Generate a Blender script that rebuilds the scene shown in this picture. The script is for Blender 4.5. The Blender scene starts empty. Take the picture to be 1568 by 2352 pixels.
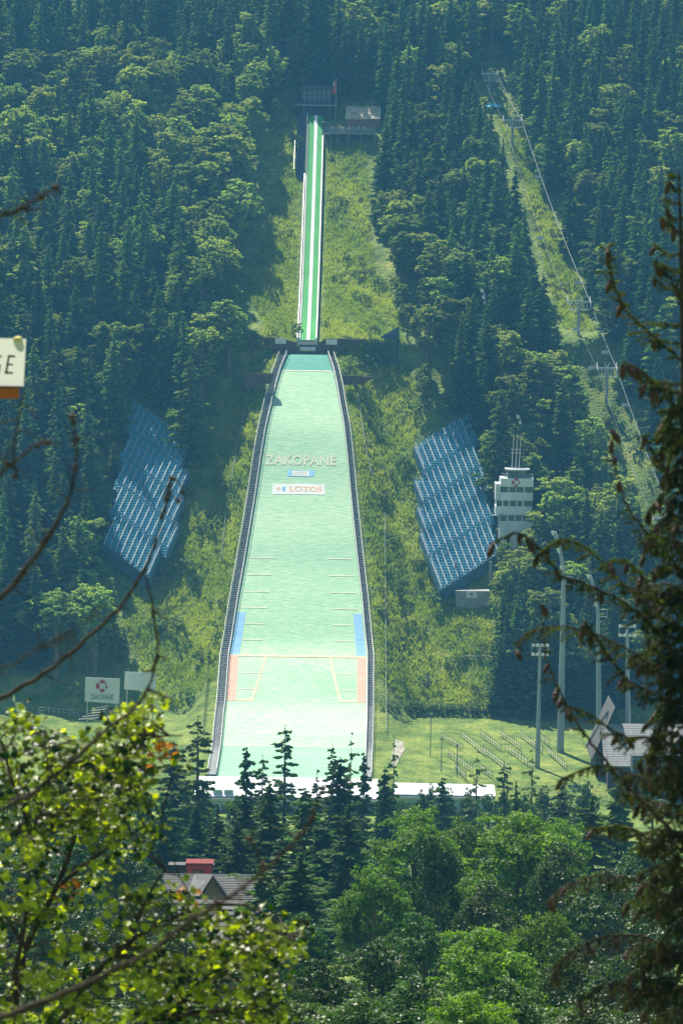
import bpy, math, random
import numpy as np
from mathutils import Vector, Matrix
random.seed(7); RNG = np.random.default_rng(11)
SC = bpy.context.scene; COL = SC.collection
rad = math.radians

# ------------------------------------------------------------------ camera
FPX = 7667.6                       # focal length in units of 1/1568 of the frame width
CAM = np.array([0.0, -600.0, 100.0]); PITCH = rad(-4.93); ROLL = rad(0.7)
_f = np.array([0, math.cos(PITCH), math.sin(PITCH)]); _r0 = np.array([1.0, 0, 0]); _u0 = np.cross(_r0, _f)
_u = _u0*math.cos(ROLL) - _r0*math.sin(ROLL); _r = _r0*math.cos(ROLL) + _u0*math.sin(ROLL)
cam = bpy.data.cameras.new('camera'); camo = bpy.data.objects.new('camera', cam); COL.objects.link(camo)
m = Matrix.Identity(4)
for i in range(3):
    m[i][0] = _r[i]; m[i][1] = _u[i]; m[i][2] = -_f[i]; m[i][3] = CAM[i]
camo.matrix_world = m
cam.sensor_fit = 'HORIZONTAL'; cam.sensor_width = 36; cam.lens = FPX/1568*36
cam.clip_start = 0.5; cam.clip_end = 5000
cam.dof.use_dof = True; cam.dof.focus_distance = 640; cam.dof.aperture_fstop = 6.8
SC.camera = camo
# ------------------------------------------------------------------ light
SUN_EL, SUN_AZ = rad(57), rad(-26)          # azimuth from +Y, negative is to the left
w = bpy.data.worlds.new('World'); SC.world = w; w.use_nodes = True
nt = w.node_tree; sky = nt.nodes.new('ShaderNodeTexSky'); sky.sky_type = 'NISHITA'; sky.sun_disc = False
sky.sun_elevation = SUN_EL; sky.sun_rotation = SUN_AZ; sky.ozone_density = 3.0; sky.air_density = 1.3
bg = nt.nodes['Background']; bg.inputs['Strength'].default_value = 0.058
nt.links.new(sky.outputs[0], bg.inputs[0])
sl = bpy.data.lights.new('sun', 'SUN'); sl.energy = 5.0; sl.angle = rad(0.5); sl.color = (1.0, 0.94, 0.80)
so = bpy.data.objects.new('sun', sl); COL.objects.link(so)
sd = Vector((math.sin(SUN_AZ)*math.cos(SUN_EL), math.cos(SUN_AZ)*math.cos(SUN_EL), math.sin(SUN_EL)))
so.rotation_euler = sd.to_track_quat('Z', 'Y').to_euler(); so.location = (0, 0, 400)
SC.view_settings.view_transform = 'Standard'; SC.view_settings.look = 'None'
SC.view_settings.exposure = 0.95; SC.view_settings.gamma = 1
SC.cycles.max_bounces = 5; SC.cycles.diffuse_bounces = 2; SC.cycles.glossy_bounces = 2
SC.cycles.transmission_bounces = 3; SC.cycles.transparent_max_bounces = 4; SC.cycles.volume_bounces = 0
SC.cycles.use_denoising = True; SC.cycles.sample_clamp_indirect = 5; SC.cycles.caustics_reflective = False
SC.cycles.caustics_refractive = False

def ray(px, py):
    return _f + _r*((px-784)/FPX) + _u*((1176-py)/FPX)
def at(px, py, Y):                 # the point at world depth Y seen at that place
    d = ray(px, py); return CAM + d*((Y-CAM[1])/d[1])
def proj(p):
    p = np.asarray(p, float) - CAM; z = p@_f
    return 784+FPX*(p@_r)/z, 1176-FPX*(p@_u)/z
# ------------------------------------------------------------------ terrain heights
LV = np.array([-40, 0, 25, 50, 70, 90, 110, 125, 138, 148.0]); LZ = np.array([0, 0, 0.8, 5.5, 14.5, 28, 43, 55.5, 64.5, 70.8])
def _smooth(xs, ys, n=4):          # Catmull-Rom style smoothing of a profile
    xq = np.linspace(xs[0], xs[-1], 600); yq = np.interp(xq, xs, ys)
    k = np.hanning(31); k /= k.sum()
    yp = np.pad(yq, 15, mode='reflect', reflect_type='odd'); return xq, np.convolve(yp, k, 'valid')
LXq, LZq = _smooth(LV, LZ)
IV = np.array([152, 165, 185, 205, 225, 247.0]); IZ = np.array([73.9, 78.2, 87.5, 99.5, 112.5, 127.2])
IXq, IZq = _smooth(IV, IZ)
def P(v): return np.interp(v, LXq, LZq)
def PI_(v): return np.interp(v, IXq, IZq)
SY = np.array([-640, -600, -585, -570, -540, -440, -300, -200, -120, -60, -8, 0, 58, 68, 90, 110, 130, 146, 150.4, 152, 170, 200, 245, 350, 520, 800, 1100.0])
SZ = np.array([104, 98.2, 95, 90.5, 81, 54, 33, 12, 0, -5, -4, -0.6, 2.5, 8.5, 23.5, 38, 52.5, 65.5, 69.5, 74.0, 80.5, 96, 124, 188, 285, 380, 420])
A0 = at(667, 1780, 0.0); A1 = at(725, 280, 245.0)
TH = math.atan2(A1[0]-A0[0], 245.0) + rad(0.9)
AX0 = A0[0]
def W(u, v):                       # hill frame (across, along) -> world x, y
    bend = (A1[0]-A0[0])*v/245.0
    return AX0 + bend + u*math.cos(TH), v - u*math.sin(TH)
def UV(x, y):
    v = y + 0; u = x - AX0 - (A1[0]-A0[0])*v/245.0
    for _ in range(3):
        v = y + u*math.sin(TH); u = (x - AX0 - (A1[0]-A0[0])*v/245.0)/math.cos(TH)
    return u, v
def row_v(py, prof=P, lo=0.0, hi=148.0):      # distance up the hill whose centre line appears at that row
    vs = np.linspace(lo, hi, 900); x, y = W(0, vs); z = prof(vs)
    q = proj(np.stack([x, y, z], 1))[1]; return float(np.interp(-py, -q[::1], vs))
WR = np.array([815, 852, 888, 941, 988, 1060, 1176, 1380, 1510, 1646, 1790.0]); WW = np.array([92, 120, 139, 160, 180, 200, 228, 286, 320, 331, 342.0])
_hv = np.array([row_v(r) for r in WR]); _hw = np.array([w_*(600+v)/FPX/2 for w_, v in zip(WW, _hv)])
def HW(v): return np.interp(v, _hv[::-1], _hw[::-1])
def lump(x, y):
    return (0.5*np.sin(x*0.21+1.3*np.sin(y*0.13))+0.45*np.sin(y*0.29+x*0.12+2)+0.3*np.sin(x*0.55-y*0.4)+0.22*np.sin(x*1.1+y*0.9+1)+0.16*np.sin(x*1.9-y*1.6))
def Tz(x, y):
    x = np.asarray(x, float); y = np.asarray(y, float)
    u, v = UV(x, y); a = np.abs(u)
    base = np.interp(y, SY, SZ) + lump(x, y)*np.clip((y-62)/20, 0.06, 1.0)*0.8
    base = base + np.clip((y-75)/60, 0, 1)*np.clip(a-55, 0, 200)*0.06
    cen = np.where(v < 152.3, P(v)-0.5, PI_(v)-0.9)
    hw = np.where(v < 150, HW(v)+2.4, 3.2)
    k = 1-np.clip((a-hw)/7.0, 0, 1); k = k*k*(3-2*k)
    k = k*np.clip((v+6)/5, 0, 1)*np.clip((262-v)/12, 0, 1)
    return base*(1-k)+cen*k
def ground(px, py, lo=-520.0, hi=420.0):      # where that line of sight meets the terrain
    ys = np.linspace(lo, hi, 1400); d = ray(px, py); t = (ys-CAM[1])/d[1]
    X = CAM[0]+d[0]*t; Z = CAM[2]+d[2]*t; h = Tz(X, ys)
    i = int(np.argmax(Z < h))
    return np.array([X[i], ys[i], h[i]])
# ------------------------------------------------------------------ helpers
def link(o): COL.objects.link(o); return o
def tag(o, label=None, cat=None, group=None, kind=None):
    if label: o['label'] = label
    if cat: o['category'] = cat
    if group: o['group'] = group
    if kind: o['kind'] = kind
    elif cat: o['kind'] = 'thing'
    return o
def empty(name, loc, label=None, cat=None, group=None, rz=0):
    o = bpy.data.objects.new(name, None); link(o); o.location = [float(c) for c in loc]; o.rotation_euler.z = rz
    o.empty_display_size = 0.5
    return tag(o, label, cat, group)
class MB:
    def __init__(s): s.v = []; s.f = []; s.m = []; s.n = 0; s.org = np.zeros(3)
    def add(s, V, F, mi=0):
        V = np.asarray(V, float); s.v.append(V)
        for f in F: s.f.append([i+s.n for i in f]); s.m.append(mi)
        s.n += len(V)
    def hexa(s, c, mi=0):          # 8 corners: bottom loop 4, top loop 4
        s.add(c, [(3,2,1,0),(4,5,6,7),(0,1,5,4),(1,2,6,5),(2,3,7,6),(3,0,4,7)], mi)
    def box(s, x0, x1, y0, y1, z0, z1, mi=0):
        s.hexa([(x0,y0,z0),(x1,y0,z0),(x1,y1,z0),(x0,y1,z0),(x0,y0,z1),(x1,y0,z1),(x1,y1,z1),(x0,y1,z1)], mi)
    def tube(s, pts, r, n=6, mi=0, cap=True):
        pts = [np.asarray(p, float) for p in pts]
        rs = r if hasattr(r, '__len__') else [r]*len(pts)
        V = []
        for i, p in enumerate(pts):
            t = pts[min(i+1, len(pts)-1)]-pts[max(i-1, 0)]; t = t/(np.linalg.norm(t)+1e-9)
            a = np.cross(t, [0, 0, 1.0]) if abs(t[2]) < 0.95 else np.cross(t, [1.0, 0, 0])
            a /= np.linalg.norm(a); b = np.cross(t, a)
            for k in range(n):
                an = 2*math.pi*k/n; V.append(p+(a*math.cos(an)+b*math.sin(an))*rs[i])
        F = [(i*n+k, i*n+(k+1) % n, (i+1)*n+(k+1) % n, (i+1)*n+k) for i in range(len(pts)-1) for k in range(n)]
        if cap: F.append(tuple(range(n))[::-1]); F.append(tuple((len(pts)-1)*n+k for k in range(n)))
        s.add(V, F, mi)
    def sheet(s, A, B, mi=0):      # strip of quads between two polylines
        n = len(A); s.add(list(A)+list(B), [(i, i+1, n+i+1, n+i) for i in range(n-1)], mi)
    def build(s, name, mats, parent=None, smooth=False, local=True):
        V = np.concatenate(s.v)
        me = bpy.data.meshes.new(name)
        off = np.zeros(3)
        if parent is not None and local: off = np.array(parent_loc(parent))
        me.from_pydata((V-off).tolist(), [], s.f)
        if not isinstance(mats, (list, tuple)): mats = [mats]
        for q in mats: me.materials.append(q)
        me.polygons.foreach_set('material_index', s.m)
        if smooth: me.polygons.foreach_set('use_smooth', [True]*len(s.f))
        me.update()
        o = bpy.data.objects.new(name, me); link(o)
        if parent is not None: o.parent = parent
        return o
def parent_loc(p):
    l = np.zeros(3)
    while p is not None: l = l+np.array(p.location); p = p.parent
    return l
def mesh_np(name, V, F, mats, tone=None, mi=None, smooth=False):
    me = bpy.data.meshes.new(name); k = F.shape[1]; n = len(F)
    me.vertices.add(len(V)); me.vertices.foreach_set('co', V.astype(np.float32).ravel())
    me.loops.add(n*k); me.loops.foreach_set('vertex_index', F.astype(np.int32).ravel())
    me.polygons.add(n); me.polygons.foreach_set('loop_start', np.arange(0, n*k, k, dtype=np.int32))
    me.polygons.foreach_set('loop_total', np.full(n, k, np.int32))
    for q in (mats if isinstance(mats, (list, tuple)) else [mats]): me.materials.append(q)
    if mi is not None: me.polygons.foreach_set('material_index', mi.astype(np.int32))
    if smooth: me.polygons.foreach_set('use_smooth', np.ones(n, bool))
    me.update(calc_edges=True)
    if tone is not None:
        a = me.attributes.new('tone', 'FLOAT', 'FACE'); a.data.foreach_set('value', tone.astype(np.float32))
    me.validate(); return me
def nrm(a): return a/(np.linalg.norm(a, axis=-1, keepdims=True)+1e-9)
def quads(C, A, B):                # centres and half-axes -> V, F
    V = np.stack([C-A-B*0.55, C+A*0.1-B, C+A, C+A*0.1+B], 1).reshape(-1, 3)
    F = np.arange(len(V)).reshape(-1, 4); return V, F
# ------------------------------------------------------------------ materials
def _nodes(name):
    mt = bpy.data.materials.new(name); mt.use_nodes = True; t = mt.node_tree
    return mt, t, t.nodes, t.links, t.nodes['Principled BSDF']
def mat(name, c1, c2=None, scale=1.0, rough=0.8, bump=0.0, metal=0.0, stretch=(1, 1, 1), spec=0.5, detail=4, lo=0.35, hi=0.65):
    mt, t, N, L, b = _nodes(name)
    b.inputs['Roughness'].default_value = rough; b.inputs['Metallic'].default_value = metal
    b.inputs['Specular IOR Level'].default_value = spec
    if c2 is None: c2 = tuple(x*0.8 for x in c1)
    tc = N.new('ShaderNodeTexCoord'); mp = N.new('ShaderNodeMapping'); mp.inputs['Scale'].default_value = stretch
    nz = N.new('ShaderNodeTexNoise'); nz.inputs['Scale'].default_value = scale; nz.inputs['Detail'].default_value = detail
    cr = N.new('ShaderNodeValToRGB'); cr.color_ramp.elements[0].position = lo; cr.color_ramp.elements[1].position = hi
    cr.color_ramp.elements[0].color = (*c2, 1); cr.color_ramp.elements[1].color = (*c1, 1)
    L.new(tc.outputs['Object'], mp.inputs[0]); L.new(mp.outputs[0], nz.inputs[0]); L.new(nz.outputs[0], cr.inputs[0]); L.new(cr.outputs[0], b.inputs['Base Color'])
    if bump:
        bp = N.new('ShaderNodeBump'); bp.inputs['Strength'].default_value = bump; L.new(nz.outputs[0], bp.inputs['Height']); L.new(bp.outputs[0], b.inputs['Normal'])
    return mt
def leafmat(name, c1, c2, trans=0.4, rough=0.55, tcol=(1.5, 1.6, 0.5), spec=0.3, vary=0.3):
    mt, t, N, L, b = _nodes(name)
    b.inputs['Roughness'].default_value = rough; b.inputs['Specular IOR Level'].default_value = spec
    at_ = N.new('ShaderNodeAttribute'); at_.attribute_name = 'tone'
    mx = N.new('ShaderNodeMix'); mx.data_type = 'RGBA'; mx.inputs[6].default_value = (*c1, 1); mx.inputs[7].default_value = (*c2, 1)
    L.new(at_.outputs['Fac'], mx.inputs[0])
    oi = N.new('ShaderNodeObjectInfo'); mr = N.new('ShaderNodeMapRange'); mr.inputs[3].default_value = 1-vary; mr.inputs[4].default_value = 1+vary
    L.new(oi.outputs['Random'], mr.inputs[0])
    hs = N.new('ShaderNodeHueSaturation'); L.new(mr.outputs[0], hs.inputs['Value']); L.new(mx.outputs[2], hs.inputs['Color'])
    mr2 = N.new('ShaderNodeMapRange'); mr2.inputs[3].default_value = 0.475; mr2.inputs[4].default_value = 0.515
    ml = N.new('ShaderNodeMath'); ml.operation = 'FRACT'; mm = N.new('ShaderNodeMath'); mm.operation = 'MULTIPLY'; mm.inputs[1].default_value = 7.3
    L.new(oi.outputs['Random'], mm.inputs[0]); L.new(mm.outputs[0], ml.inputs[0]); L.new(ml.outputs[0], mr2.inputs[0]); L.new(mr2.outputs[0], hs.inputs['Hue'])
    L.new(hs.outputs[0], b.inputs['Base Color'])
    tr = N.new('ShaderNodeBsdfTranslucent'); vm = N.new('ShaderNodeVectorMath'); vm.operation = 'MULTIPLY'; vm.inputs[1].default_value = tcol
    L.new(hs.outputs[0], vm.inputs[0]); L.new(vm.outputs[0], tr.inputs[0])
    ms = N.new('ShaderNodeMixShader'); ms.inputs[0].default_value = trans
    L.new(b.outputs[0], ms.inputs[1]); L.new(tr.outputs[0], ms.inputs[2]); L.new(ms.outputs[0], N['Material Output'].inputs['Surface'])
    return mt
BARK = mat('bark', (0.09, 0.065, 0.045), (0.035, 0.026, 0.02), 6, 0.95, 0.5, stretch=(1, 1, 0.3))
BARKG = mat('grey_bark', (0.22, 0.19, 0.16), (0.10, 0.085, 0.07), 5, 0.95, 0.4)
SPRUCE = leafmat('spruce_needles', (0.024, 0.064, 0.022), (0.090, 0.165, 0.038), 0.36, 0.75, (1.4, 1.6, 0.5), 0.12, 0.45)
SPRUCEL = leafmat('light_spruce_needles', (0.045, 0.10, 0.022), (0.15, 0.22, 0.045), 0.35, 0.75, (1.4, 1.6, 0.5), 0.12, 0.4)
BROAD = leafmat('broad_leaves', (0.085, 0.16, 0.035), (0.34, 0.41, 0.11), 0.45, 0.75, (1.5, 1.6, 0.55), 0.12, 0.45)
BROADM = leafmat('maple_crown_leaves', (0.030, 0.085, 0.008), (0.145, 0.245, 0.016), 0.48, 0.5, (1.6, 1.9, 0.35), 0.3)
BUSH = leafmat('bush_leaves', (0.045, 0.11, 0.020), (0.20, 0.29, 0.055), 0.35, 0.6, (1.4, 1.6, 0.5))
GRASSB = leafmat('grass_blades', (0.20, 0.29, 0.038), (0.44, 0.47, 0.095), 0.45, 0.7, (1.4, 1.5, 0.5), 0.2, 0.0)
WHITE = mat('white_paint', (0.8, 0.8, 0.78), (0.68, 0.69, 0.67), 0.8, 0.5)
CONC = mat('concrete', (0.36, 0.36, 0.34), (0.26, 0.26, 0.25), 0.7, 0.9)
STEEL = mat('galvanised_steel', (0.50, 0.52, 0.53), (0.40, 0.42, 0.44), 1.5, 0.45, metal=0.3)
DARK = mat('dark_metal', (0.055, 0.06, 0.065), (0.035, 0.038, 0.042), 1.0, 0.6)
GLASS = mat('window_glass', (0.03, 0.045, 0.055), (0.02, 0.03, 0.035), 0.3, 0.12, spec=0.8)
WOOD = mat('brown_wood', (0.20, 0.10, 0.05), (0.11, 0.055, 0.03), 2.5, 0.85, 0.3, stretch=(1, 1, 4))
DWOOD = mat('dark_timber', (0.060, 0.042, 0.030), (0.030, 0.022, 0.017), 2.0, 0.9, 0.3)
RED = mat('red_paint', (0.42, 0.03, 0.035), (0.34, 0.025, 0.03), 2, 0.6)
# ------------------------------------------------------------------ ground
def build_ground():
    xs = np.concatenate([np.linspace(-700, -110, 30), np.arange(-108, 112, 0.9), np.linspace(115, 700, 30)])
    ys = np.concatenate([np.linspace(-780, -10, 130), np.arange(-9, 300, 0.9), np.linspace(303, 1000, 50)])
    X, Y = np.meshgrid(xs, ys); Z = Tz(X, Y)
    nx, ny = len(xs), len(ys)
    V = np.stack([X.ravel(), Y.ravel(), Z.ravel()], 1)
    i = np.arange(nx-1)[None, :]+np.arange(ny-1)[:, None]*nx; i = i.ravel()
    F = np.stack([i, i+1, i+nx+1, i+nx], 1)
    mt, t, N, L, b = _nodes('grassy_ground')
    b.inputs['Roughness'].default_value = 0.9; b.inputs['Specular IOR Level'].default_value = 0.2
    tc = N.new('ShaderNodeTexCoord')
    n1 = N.new('ShaderNodeTexNoise'); n1.inputs['Scale'].default_value = 0.22; n1.inputs['Detail'].default_value = 8; n1.inputs['Roughness'].default_value = 0.65
    n2 = N.new('ShaderNodeTexNoise'); n2.inputs['Scale'].default_value = 1.6; n2.inputs['Detail'].default_value = 6
    c1 = N.new('ShaderNodeValToRGB'); e = c1.color_ramp.elements
    e[0].position = 0.34; e[0].color = (0.075, 0.14, 0.026, 1); e[1].position = 0.62; e[1].color = (0.26, 0.31, 0.06, 1)
    x = e.new(0.5); x.color = (0.16, 0.23, 0.042, 1); x = e.new(0.74); x.color = (0.34, 0.32, 0.12, 1)
    L.new(tc.outputs['Object'], n1.inputs[0]); L.new(tc.outputs['Object'], n2.inputs[0]); L.new(n1.outputs[0], c1.inputs[0])
    mx = N.new('ShaderNodeMix'); mx.data_type = 'RGBA'; mx.blend_type = 'MULTIPLY'; mx.inputs[0].default_value = 0.8
    c2 = N.new('ShaderNodeValToRGB'); c2.color_ramp.elements[0].position = 0.3; c2.color_ramp.elements[1].position = 0.6
    c2.color_ramp.elements[0].color = (0.45, 0.5, 0.4, 1); c2.color_ramp.elements[1].color = (1, 1, 1, 1)
    L.new(n2.outputs[0], c2.inputs[0]); L.new(c1.outputs[0], mx.inputs[6]); L.new(c2.outputs[0], mx.inputs[7])
    L.new(mx.outputs[2], b.inputs['Base Color'])
    bp = N.new('ShaderNodeBump'); bp.inputs['Strength'].default_value = 0.9; bp.inputs['Distance'].default_value = 0.5
    L.new(n2.outputs[0], bp.inputs['Height']); L.new(bp.outputs[0], b.inputs['Normal'])
    me = mesh_np('ground', V, F, mt, smooth=True)
    o = bpy.data.objects.new('ground', me); link(o); tag(o, kind='structure', label='grassy hillside and valley floor under the ski jump')
    return o
build_ground()
# ------------------------------------------------------------------ ski jump
def LP(u, v, dz=0.0, prof=P):
    x, y = W(u, v); return np.array([x, y, float(prof(v))+dz])
def strip(uf0, uf1, v0, v1, dz, n=40, prof=P, cross=1):
    vs = np.linspace(v0, v1, n); mb = MB()
    A = [LP(uf0(v), v, dz, prof) for v in vs]; B = [LP(uf1(v), v, dz, prof) for v in vs]
    mb.sheet(B, A); return mb
JUMP = empty('ski_jump', LP(0, 0), 'large ski jump with pale green plastic landing slope and bright green inrun', 'ski jump')
def matgreen(name, c1, c2, c3):
    mt, t, N, L, b = _nodes(name); b.inputs['Roughness'].default_value = 0.75; b.inputs['Specular IOR Level'].default_value = 0.35
    tc = N.new('ShaderNodeTexCoord'); mp = N.new('ShaderNodeMapping'); mp.inputs['Scale'].default_value = (0.35, 3.4, 3.4)
    n1 = N.new('ShaderNodeTexNoise'); n1.inputs['Scale'].default_value = 1.5; n1.inputs['Detail'].default_value = 8; n1.inputs['Roughness'].default_value = 0.7
    n2 = N.new('ShaderNodeTexNoise'); n2.inputs['Scale'].default_value = 0.07; n2.inputs['Detail'].default_value = 4
    mp2 = N.new('ShaderNodeMapping'); mp2.inputs['Scale'].default_value = (0.35, 1.0, 1.0)
    L.new(tc.outputs['Object'], mp.inputs[0]); L.new(mp.outputs[0], n1.inputs[0]); L.new(tc.outputs['Object'], mp2.inputs[0]); L.new(mp2.outputs[0], n2.inputs[0])
    cr = N.new('ShaderNodeValToRGB'); e = cr.color_ramp.elements; e[0].position = 0.30; e[0].color = (*c1, 1); e[1].position = 0.48; e[1].color = (*c2, 1)
    x = e.new(0.60); x.color = (*c3, 1)
    ad = N.new('ShaderNodeMath'); ad.operation = 'MULTIPLY_ADD'; ad.inputs[1].default_value = 0.75
    mu = N.new('ShaderNodeMath'); mu.operation = 'MULTIPLY'; mu.inputs[1].default_value = 0.25
    L.new(n2.outputs[0], mu.inputs[0]); L.new(n1.outputs[0], ad.inputs[0]); L.new(mu.outputs[0], ad.inputs[2]); L.new(ad.outputs[0], cr.inputs[0])
    L.new(cr.outputs[0], b.inputs['Base Color'])
    bp = N.new('ShaderNodeBump'); bp.inputs['Strength'].default_value = 0.5; bp.inputs['Distance'].default_value = 0.15
    L.new(n1.outputs[0], bp.inputs['Height']); L.new(bp.outputs[0], b.inputs['Normal'])
    return mt
MATG = matgreen('pale_green_mat', (0.15, 0.39, 0.22), (0.34, 0.59, 0.36), (0.56, 0.71, 0.47))
MATD = matgreen('teal_green_mat', (0.04, 0.24, 0.17), (0.07, 0.34, 0.25), (0.12, 0.42, 0.32))
MATL = matgreen('sea_green_mat', (0.10, 0.31, 0.18), (0.21, 0.45, 0.28), (0.36, 0.56, 0.38))
GRN = mat('bright_green_turf', (0.035, 0.33, 0.06), (0.025, 0.26, 0.045), 0.5, 0.85, stretch=(1, 0.3, 0.3))
BAND = lambda name, c: mat(name, c, tuple(q*0.8 for q in c), 1.2, 0.9, stretch=(0.3, 2, 2), spec=0.15)
BLU = BAND('blue_mat', (0.30, 0.55, 0.80)); ORG = BAND('salmon_mat', (0.85, 0.47, 0.36)); ORG2 = BAND('faded_salmon_line', (0.80, 0.62, 0.45)); CRM = BAND('cream_line', (0.70, 0.76, 0.56))
PNK = BAND('faint_red_lettering', (0.66, 0.60, 0.44)); LBL = BAND('light_blue_mat', (0.35, 0.62, 0.85)); WHM = BAND('white_mat', (0.86, 0.87, 0.82))
ORL = BAND('orange_lettering', (0.88, 0.56, 0.36))
vT, vB = 148.0, -2.0; v852 = row_v(852); v1715 = row_v(1716)
def slope_part(name, v0, v1, m, dz=0.0):
    mb = MB(); vs = np.linspace(v0, v1, max(3, int(abs(v1-v0)/1.2)))
    fr = np.linspace(-1, 1, 9)
    rows = [[LP(f*HW(v), v, dz) for f in fr] for v in vs]
    V = [p for r in rows for p in r]; n = 9
    mb.add(V, [(j*n+i, j*n+i+1, (j+1)*n+i+1, (j+1)*n+i) for j in range(len(vs)-1) for i in range(n-1)])
    return mb.build(name, m, JUMP, smooth=True)
SLOPE = slope_part('landing_slope', v1715, v852, MATG)
slope_part('knoll', v852, vT, MATD)
slope_part('outrun', vB, v1715, MATL)
def patch(name, m, u0, u1, v0, v1, dz=0.05, par=None, skew=0.0):
    mb = MB(); vs = np.linspace(v0, v1, max(2, int(abs(v1-v0)/1.5)+2)); us = np.linspace(0, 1, max(2, int(abs(u1-u0)/2)+2)); n = len(us)
    V = []
    for j, v in enumerate(vs):
        s = skew*(j/(len(vs)-1))
        for q in us: V.append(LP(u0+(u1-u0)*q+s, v, dz))
    mb.add(V, [(j*n+i, j*n+i+1, (j+1)*n+i+1, (j+1)*n+i) for j in range(len(vs)-1) for i in range(n-1)])
    return mb.build(name, m, par or SLOPE)
def sx(px, v):                     # hill-frame across position for a column at v
    x, y = W(0, v); c = proj([x, y, float(P(v))])[0]; return (px-c)*(600+v)/FPX
v1 = row_v(1409); v2 = row_v(1508); v3 = row_v(1612)
for s in (-1, 1):                  # blue and salmon side bands
    mb = MB(); vs = np.linspace(v2, v1, 24); mb.sheet([LP(s*(HW(v)-0.25), v, 0.05) for v in vs], [LP(s*(HW(v)-2.0), v, 0.05) for v in vs]); mb.build('blue_band', BLU, SLOPE)
    mb = MB(); vs = np.linspace(v3, v2-0.1, 24); mb.sheet([LP(s*(HW(v)-0.25), v, 0.05) for v in vs], [LP(s*(HW(v)-1.95), v, 0.05) for v in vs]); mb.build('salmon_band', ORG, SLOPE)
    vs = np.linspace(0, 1, 12)
    A = []; B = []
    for q in vs:
        uu = 8.9-2.3*q; A.append(LP(s*uu, v3+(v2-v3)*q, 0.062)); B.append(LP(s*(uu-0.42), v3+(v2-v3)*q, 0.062))
    mb = MB(); mb.sheet(A, B); mb.build('slanted_line', ORG2, SLOPE)
    patch('cross_line', ORG2, s*8.6, s*(HW(v3)-2.0), v3, v3+0.6, 0.058)
patch('cross_line', ORG2, -(HW(v2)-0.3), HW(v2)-0.3, v2-0.35, v2+0.30, 0.066)
for k, r in enumerate([1283, 1322, 1361, 1398, 1435, 1472, 1548, 1585]):
    v = row_v(r); hw = float(HW(v))
    for s in (-1, 1):
        patch('distance_mark', CRM, s*(hw-(2.2 if r > 1400 else 0.9)), s*(hw-(6.2 if r < 1500 else 6.4)), v-0.12, v+0.22, 0.055)
def text_mesh(txt, w, h, bold=0.0):
    c = bpy.data.curves.new('lettering', 'FONT'); c.body = txt; c.offset = bold; c.align_x = 'CENTER'; c.align_y = 'CENTER'; c.resolution_u = 3
    o = bpy.data.objects.new('lettering', c); link(o); dg = bpy.context.evaluated_depsgraph_get()
    me = bpy.data.meshes.new_from_object(o.evaluated_get(dg)); bpy.data.objects.remove(o)
    V = np.array([v.co[:] for v in me.vertices]); F = [list(p.vertices) for p in me.polygons]
    V[:, 0] -= (V[:, 0].min()+V[:, 0].max())/2; V[:, 1] -= (V[:, 1].min()+V[:, 1].max())/2
    V[:, 0] *= w/np.ptp(V[:, 0]); V[:, 1] *= h/np.ptp(V[:, 1]); return V, F
def slope_text(name, txt, m, u, va, vb, width, bold, dz=0.07, par=None):
    V, F = text_mesh(txt, width, 1.0, bold); mb = MB()
    mb.add([LP(u+p[0], va+(vb-va)*(p[1]+0.5), dz) for p in V], F); return mb.build(name, m, par or SLOPE)
vm = row_v(1057); slope_text('lettering', 'ZAKOPANE', PNK, sx(690, vm)-0.0, row_v(1069.5), row_v(1045.5), 165*(600+vm)/FPX, 0.035, 0.065)
slope_text('lettering', 'ZAKOPANE', BAND('faded_cream_lettering', (0.70, 0.76, 0.56)), sx(690, vm), row_v(1068), row_v(1047), 163*(600+vm)/FPX, 0.012, 0.085)
ve = row_v(1088); s_ = (600+ve)/FPX; uc = sx(690.5, ve); va, vb = row_v(1095), row_v(1081)
bd = patch('blue_badge', LBL, uc-31*s_, uc+31*s_, va, vb, 0.06)
patch('badge_centre', WHM, uc-19*s_, uc+19*s_, va+.15, vb-.15, 0.075); slope_text('lettering', 'COS', PNK, uc, va+.35, vb-.35, 28*s_, 0.02, 0.09)
ve = row_v(1124); s_ = (600+ve)/FPX; uc = sx(685.5, ve); va, vb = row_v(1136), row_v(1112)
patch('white_banner', WHM, uc-60.5*s_, uc+60.5*s_, va, vb, 0.06)
d_ = vb-va
slope_text('lettering', 'LOTOS', ORL, uc+17*s_, va+d_*.25, vb-d_*.25, 76*s_, 0.03, 0.09)
patch('blue_square', BAND('square_blue', (0.25, 0.5, 0.8)), uc-38*s_, uc-30*s_, va+d_*.3, vb-d_*.3, 0.09)
mb = MB(); mb.add([LP(uc-52*s_, va+d_*.5, .09), LP(uc-43*s_, va+d_*.25, .09), LP(uc-44*s_, va+d_*.5, .09), LP(uc-43*s_, vb-d_*.25, .09)], [(0, 1, 2, 3)]); mb.build('orange_chevron', ORL, SLOPE)
patch('white_seam', CRM, -(HW(v852)-.3), HW(v852)-.3, v852-.15, v852+.25, 0.05)
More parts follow.
